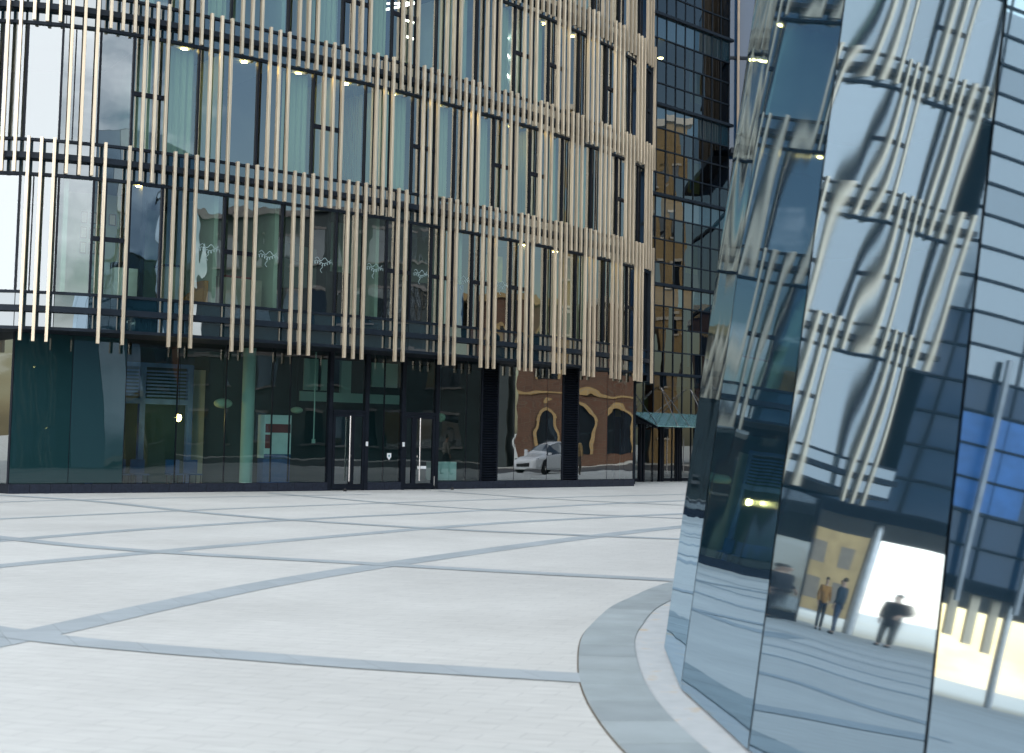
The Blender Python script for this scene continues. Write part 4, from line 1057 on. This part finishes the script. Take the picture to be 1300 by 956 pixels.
# ------------------------------------------------------------------ light
SAZ, SEL = radians(-48), radians(21)
w = bpy.data.worlds.new('World'); scene.world = w; w.use_nodes = True
nt = w.node_tree; nt.nodes.clear()
out = nt.nodes.new('ShaderNodeOutputWorld'); bg = nt.nodes.new('ShaderNodeBackground'); sky = nt.nodes.new('ShaderNodeTexSky')
sky.sky_type = 'NISHITA'; sky.sun_disc = False; sky.sun_elevation = SEL; sky.sun_rotation = SAZ
sky.air_density = 1.2; sky.dust_density = 1.5; sky.ozone_density = 2.0
tc = nt.nodes.new('ShaderNodeTexCoord'); mp = nt.nodes.new('ShaderNodeMapping'); mp.inputs['Scale'].default_value = (1.6, 1.6, 4.2); mp.inputs['Location'].default_value = (.4, .2, .1)
cn = nt.nodes.new('ShaderNodeTexNoise'); cn.inputs['Scale'].default_value = 1.5; cn.inputs['Detail'].default_value = 7; cn.inputs['Roughness'].default_value = .55
cr = nt.nodes.new('ShaderNodeValToRGB'); cr.color_ramp.elements[0].position = .46; cr.color_ramp.elements[1].position = .66
nt.links.new(tc.outputs['Generated'], mp.inputs[0]); nt.links.new(mp.outputs[0], cn.inputs['Vector']); vm = nt.nodes.new('ShaderNodeVectorMath'); vm.operation = 'DOT_PRODUCT'; vm.inputs[1].default_value = Vector((-.35, -.90, .22)).normalized()
nt.links.new(tc.outputs['Generated'], vm.inputs[0])
bank = nt.nodes.new('ShaderNodeMapRange'); bank.interpolation_type = 'SMOOTHSTEP'
bank.inputs['From Min'].default_value = .70; bank.inputs['From Max'].default_value = .93; bank.inputs['To Min'].default_value = 0; bank.inputs['To Max'].default_value = .32
nt.links.new(vm.outputs['Value'], bank.inputs['Value'])
ca = nt.nodes.new('ShaderNodeMath'); ca.operation = 'ADD'
vm2 = nt.nodes.new('ShaderNodeVectorMath'); vm2.operation = 'DOT_PRODUCT'; vm2.inputs[1].default_value = Vector((.97, .10, .25)).normalized()
nt.links.new(tc.outputs['Generated'], vm2.inputs[0])
clear = nt.nodes.new('ShaderNodeMapRange'); clear.interpolation_type = 'SMOOTHSTEP'
clear.inputs['From Min'].default_value = .86; clear.inputs['From Max'].default_value = .97; clear.inputs['To Min'].default_value = 0; clear.inputs['To Max'].default_value = -.22
nt.links.new(vm2.outputs['Value'], clear.inputs['Value'])
cs = nt.nodes.new('ShaderNodeMath'); cs.operation = 'ADD'
nt.links.new(cn.outputs['Fac'], cs.inputs[0]); nt.links.new(clear.outputs[0], cs.inputs[1]); nt.links.new(cs.outputs[0], ca.inputs[0]); nt.links.new(bank.outputs[0], ca.inputs[1]); nt.links.new(ca.outputs[0], cr.inputs['Fac'])
mx = nt.nodes.new('ShaderNodeMix'); mx.data_type = 'RGBA'; mx.inputs['B'].default_value = (24, 24.6, 25.4, 1)
nt.links.new(cr.outputs['Color'], mx.inputs['Factor']); nt.links.new(sky.outputs[0], mx.inputs['A'])
nt.links.new(mx.outputs['Result'], bg.inputs['Color']); bg.inputs['Strength'].default_value = .10
nt.links.new(bg.outputs[0], out.inputs['Surface'])
sl = bpy.data.lights.new('sun', 'SUN'); sl.energy = 2.2; sl.angle = radians(.5); sl.color = (1, .86, .66)
so = bpy.data.objects.new('sun', sl); COL.objects.link(so)
S = Vector((sin(SAZ)*cos(SEL), cos(SAZ)*cos(SEL), sin(SEL)))
so.rotation_euler = S.to_track_quat('Z', 'Y').to_euler()

scene.view_settings.view_transform = 'Standard'; scene.view_settings.look = 'None'
scene.view_settings.gamma = 1; scene.view_settings.use_curve_mapping = False
scene.view_settings.exposure = 0.84
c = scene.cycles
c.max_bounces = 12; c.glossy_bounces = 6; c.transparent_max_bounces = 24; c.diffuse_bounces = 3; c.transmission_bounces = 4
c.caustics_reflective = False; c.caustics_refractive = False
c.use_denoising = True; c.sample_clamp_indirect = 6
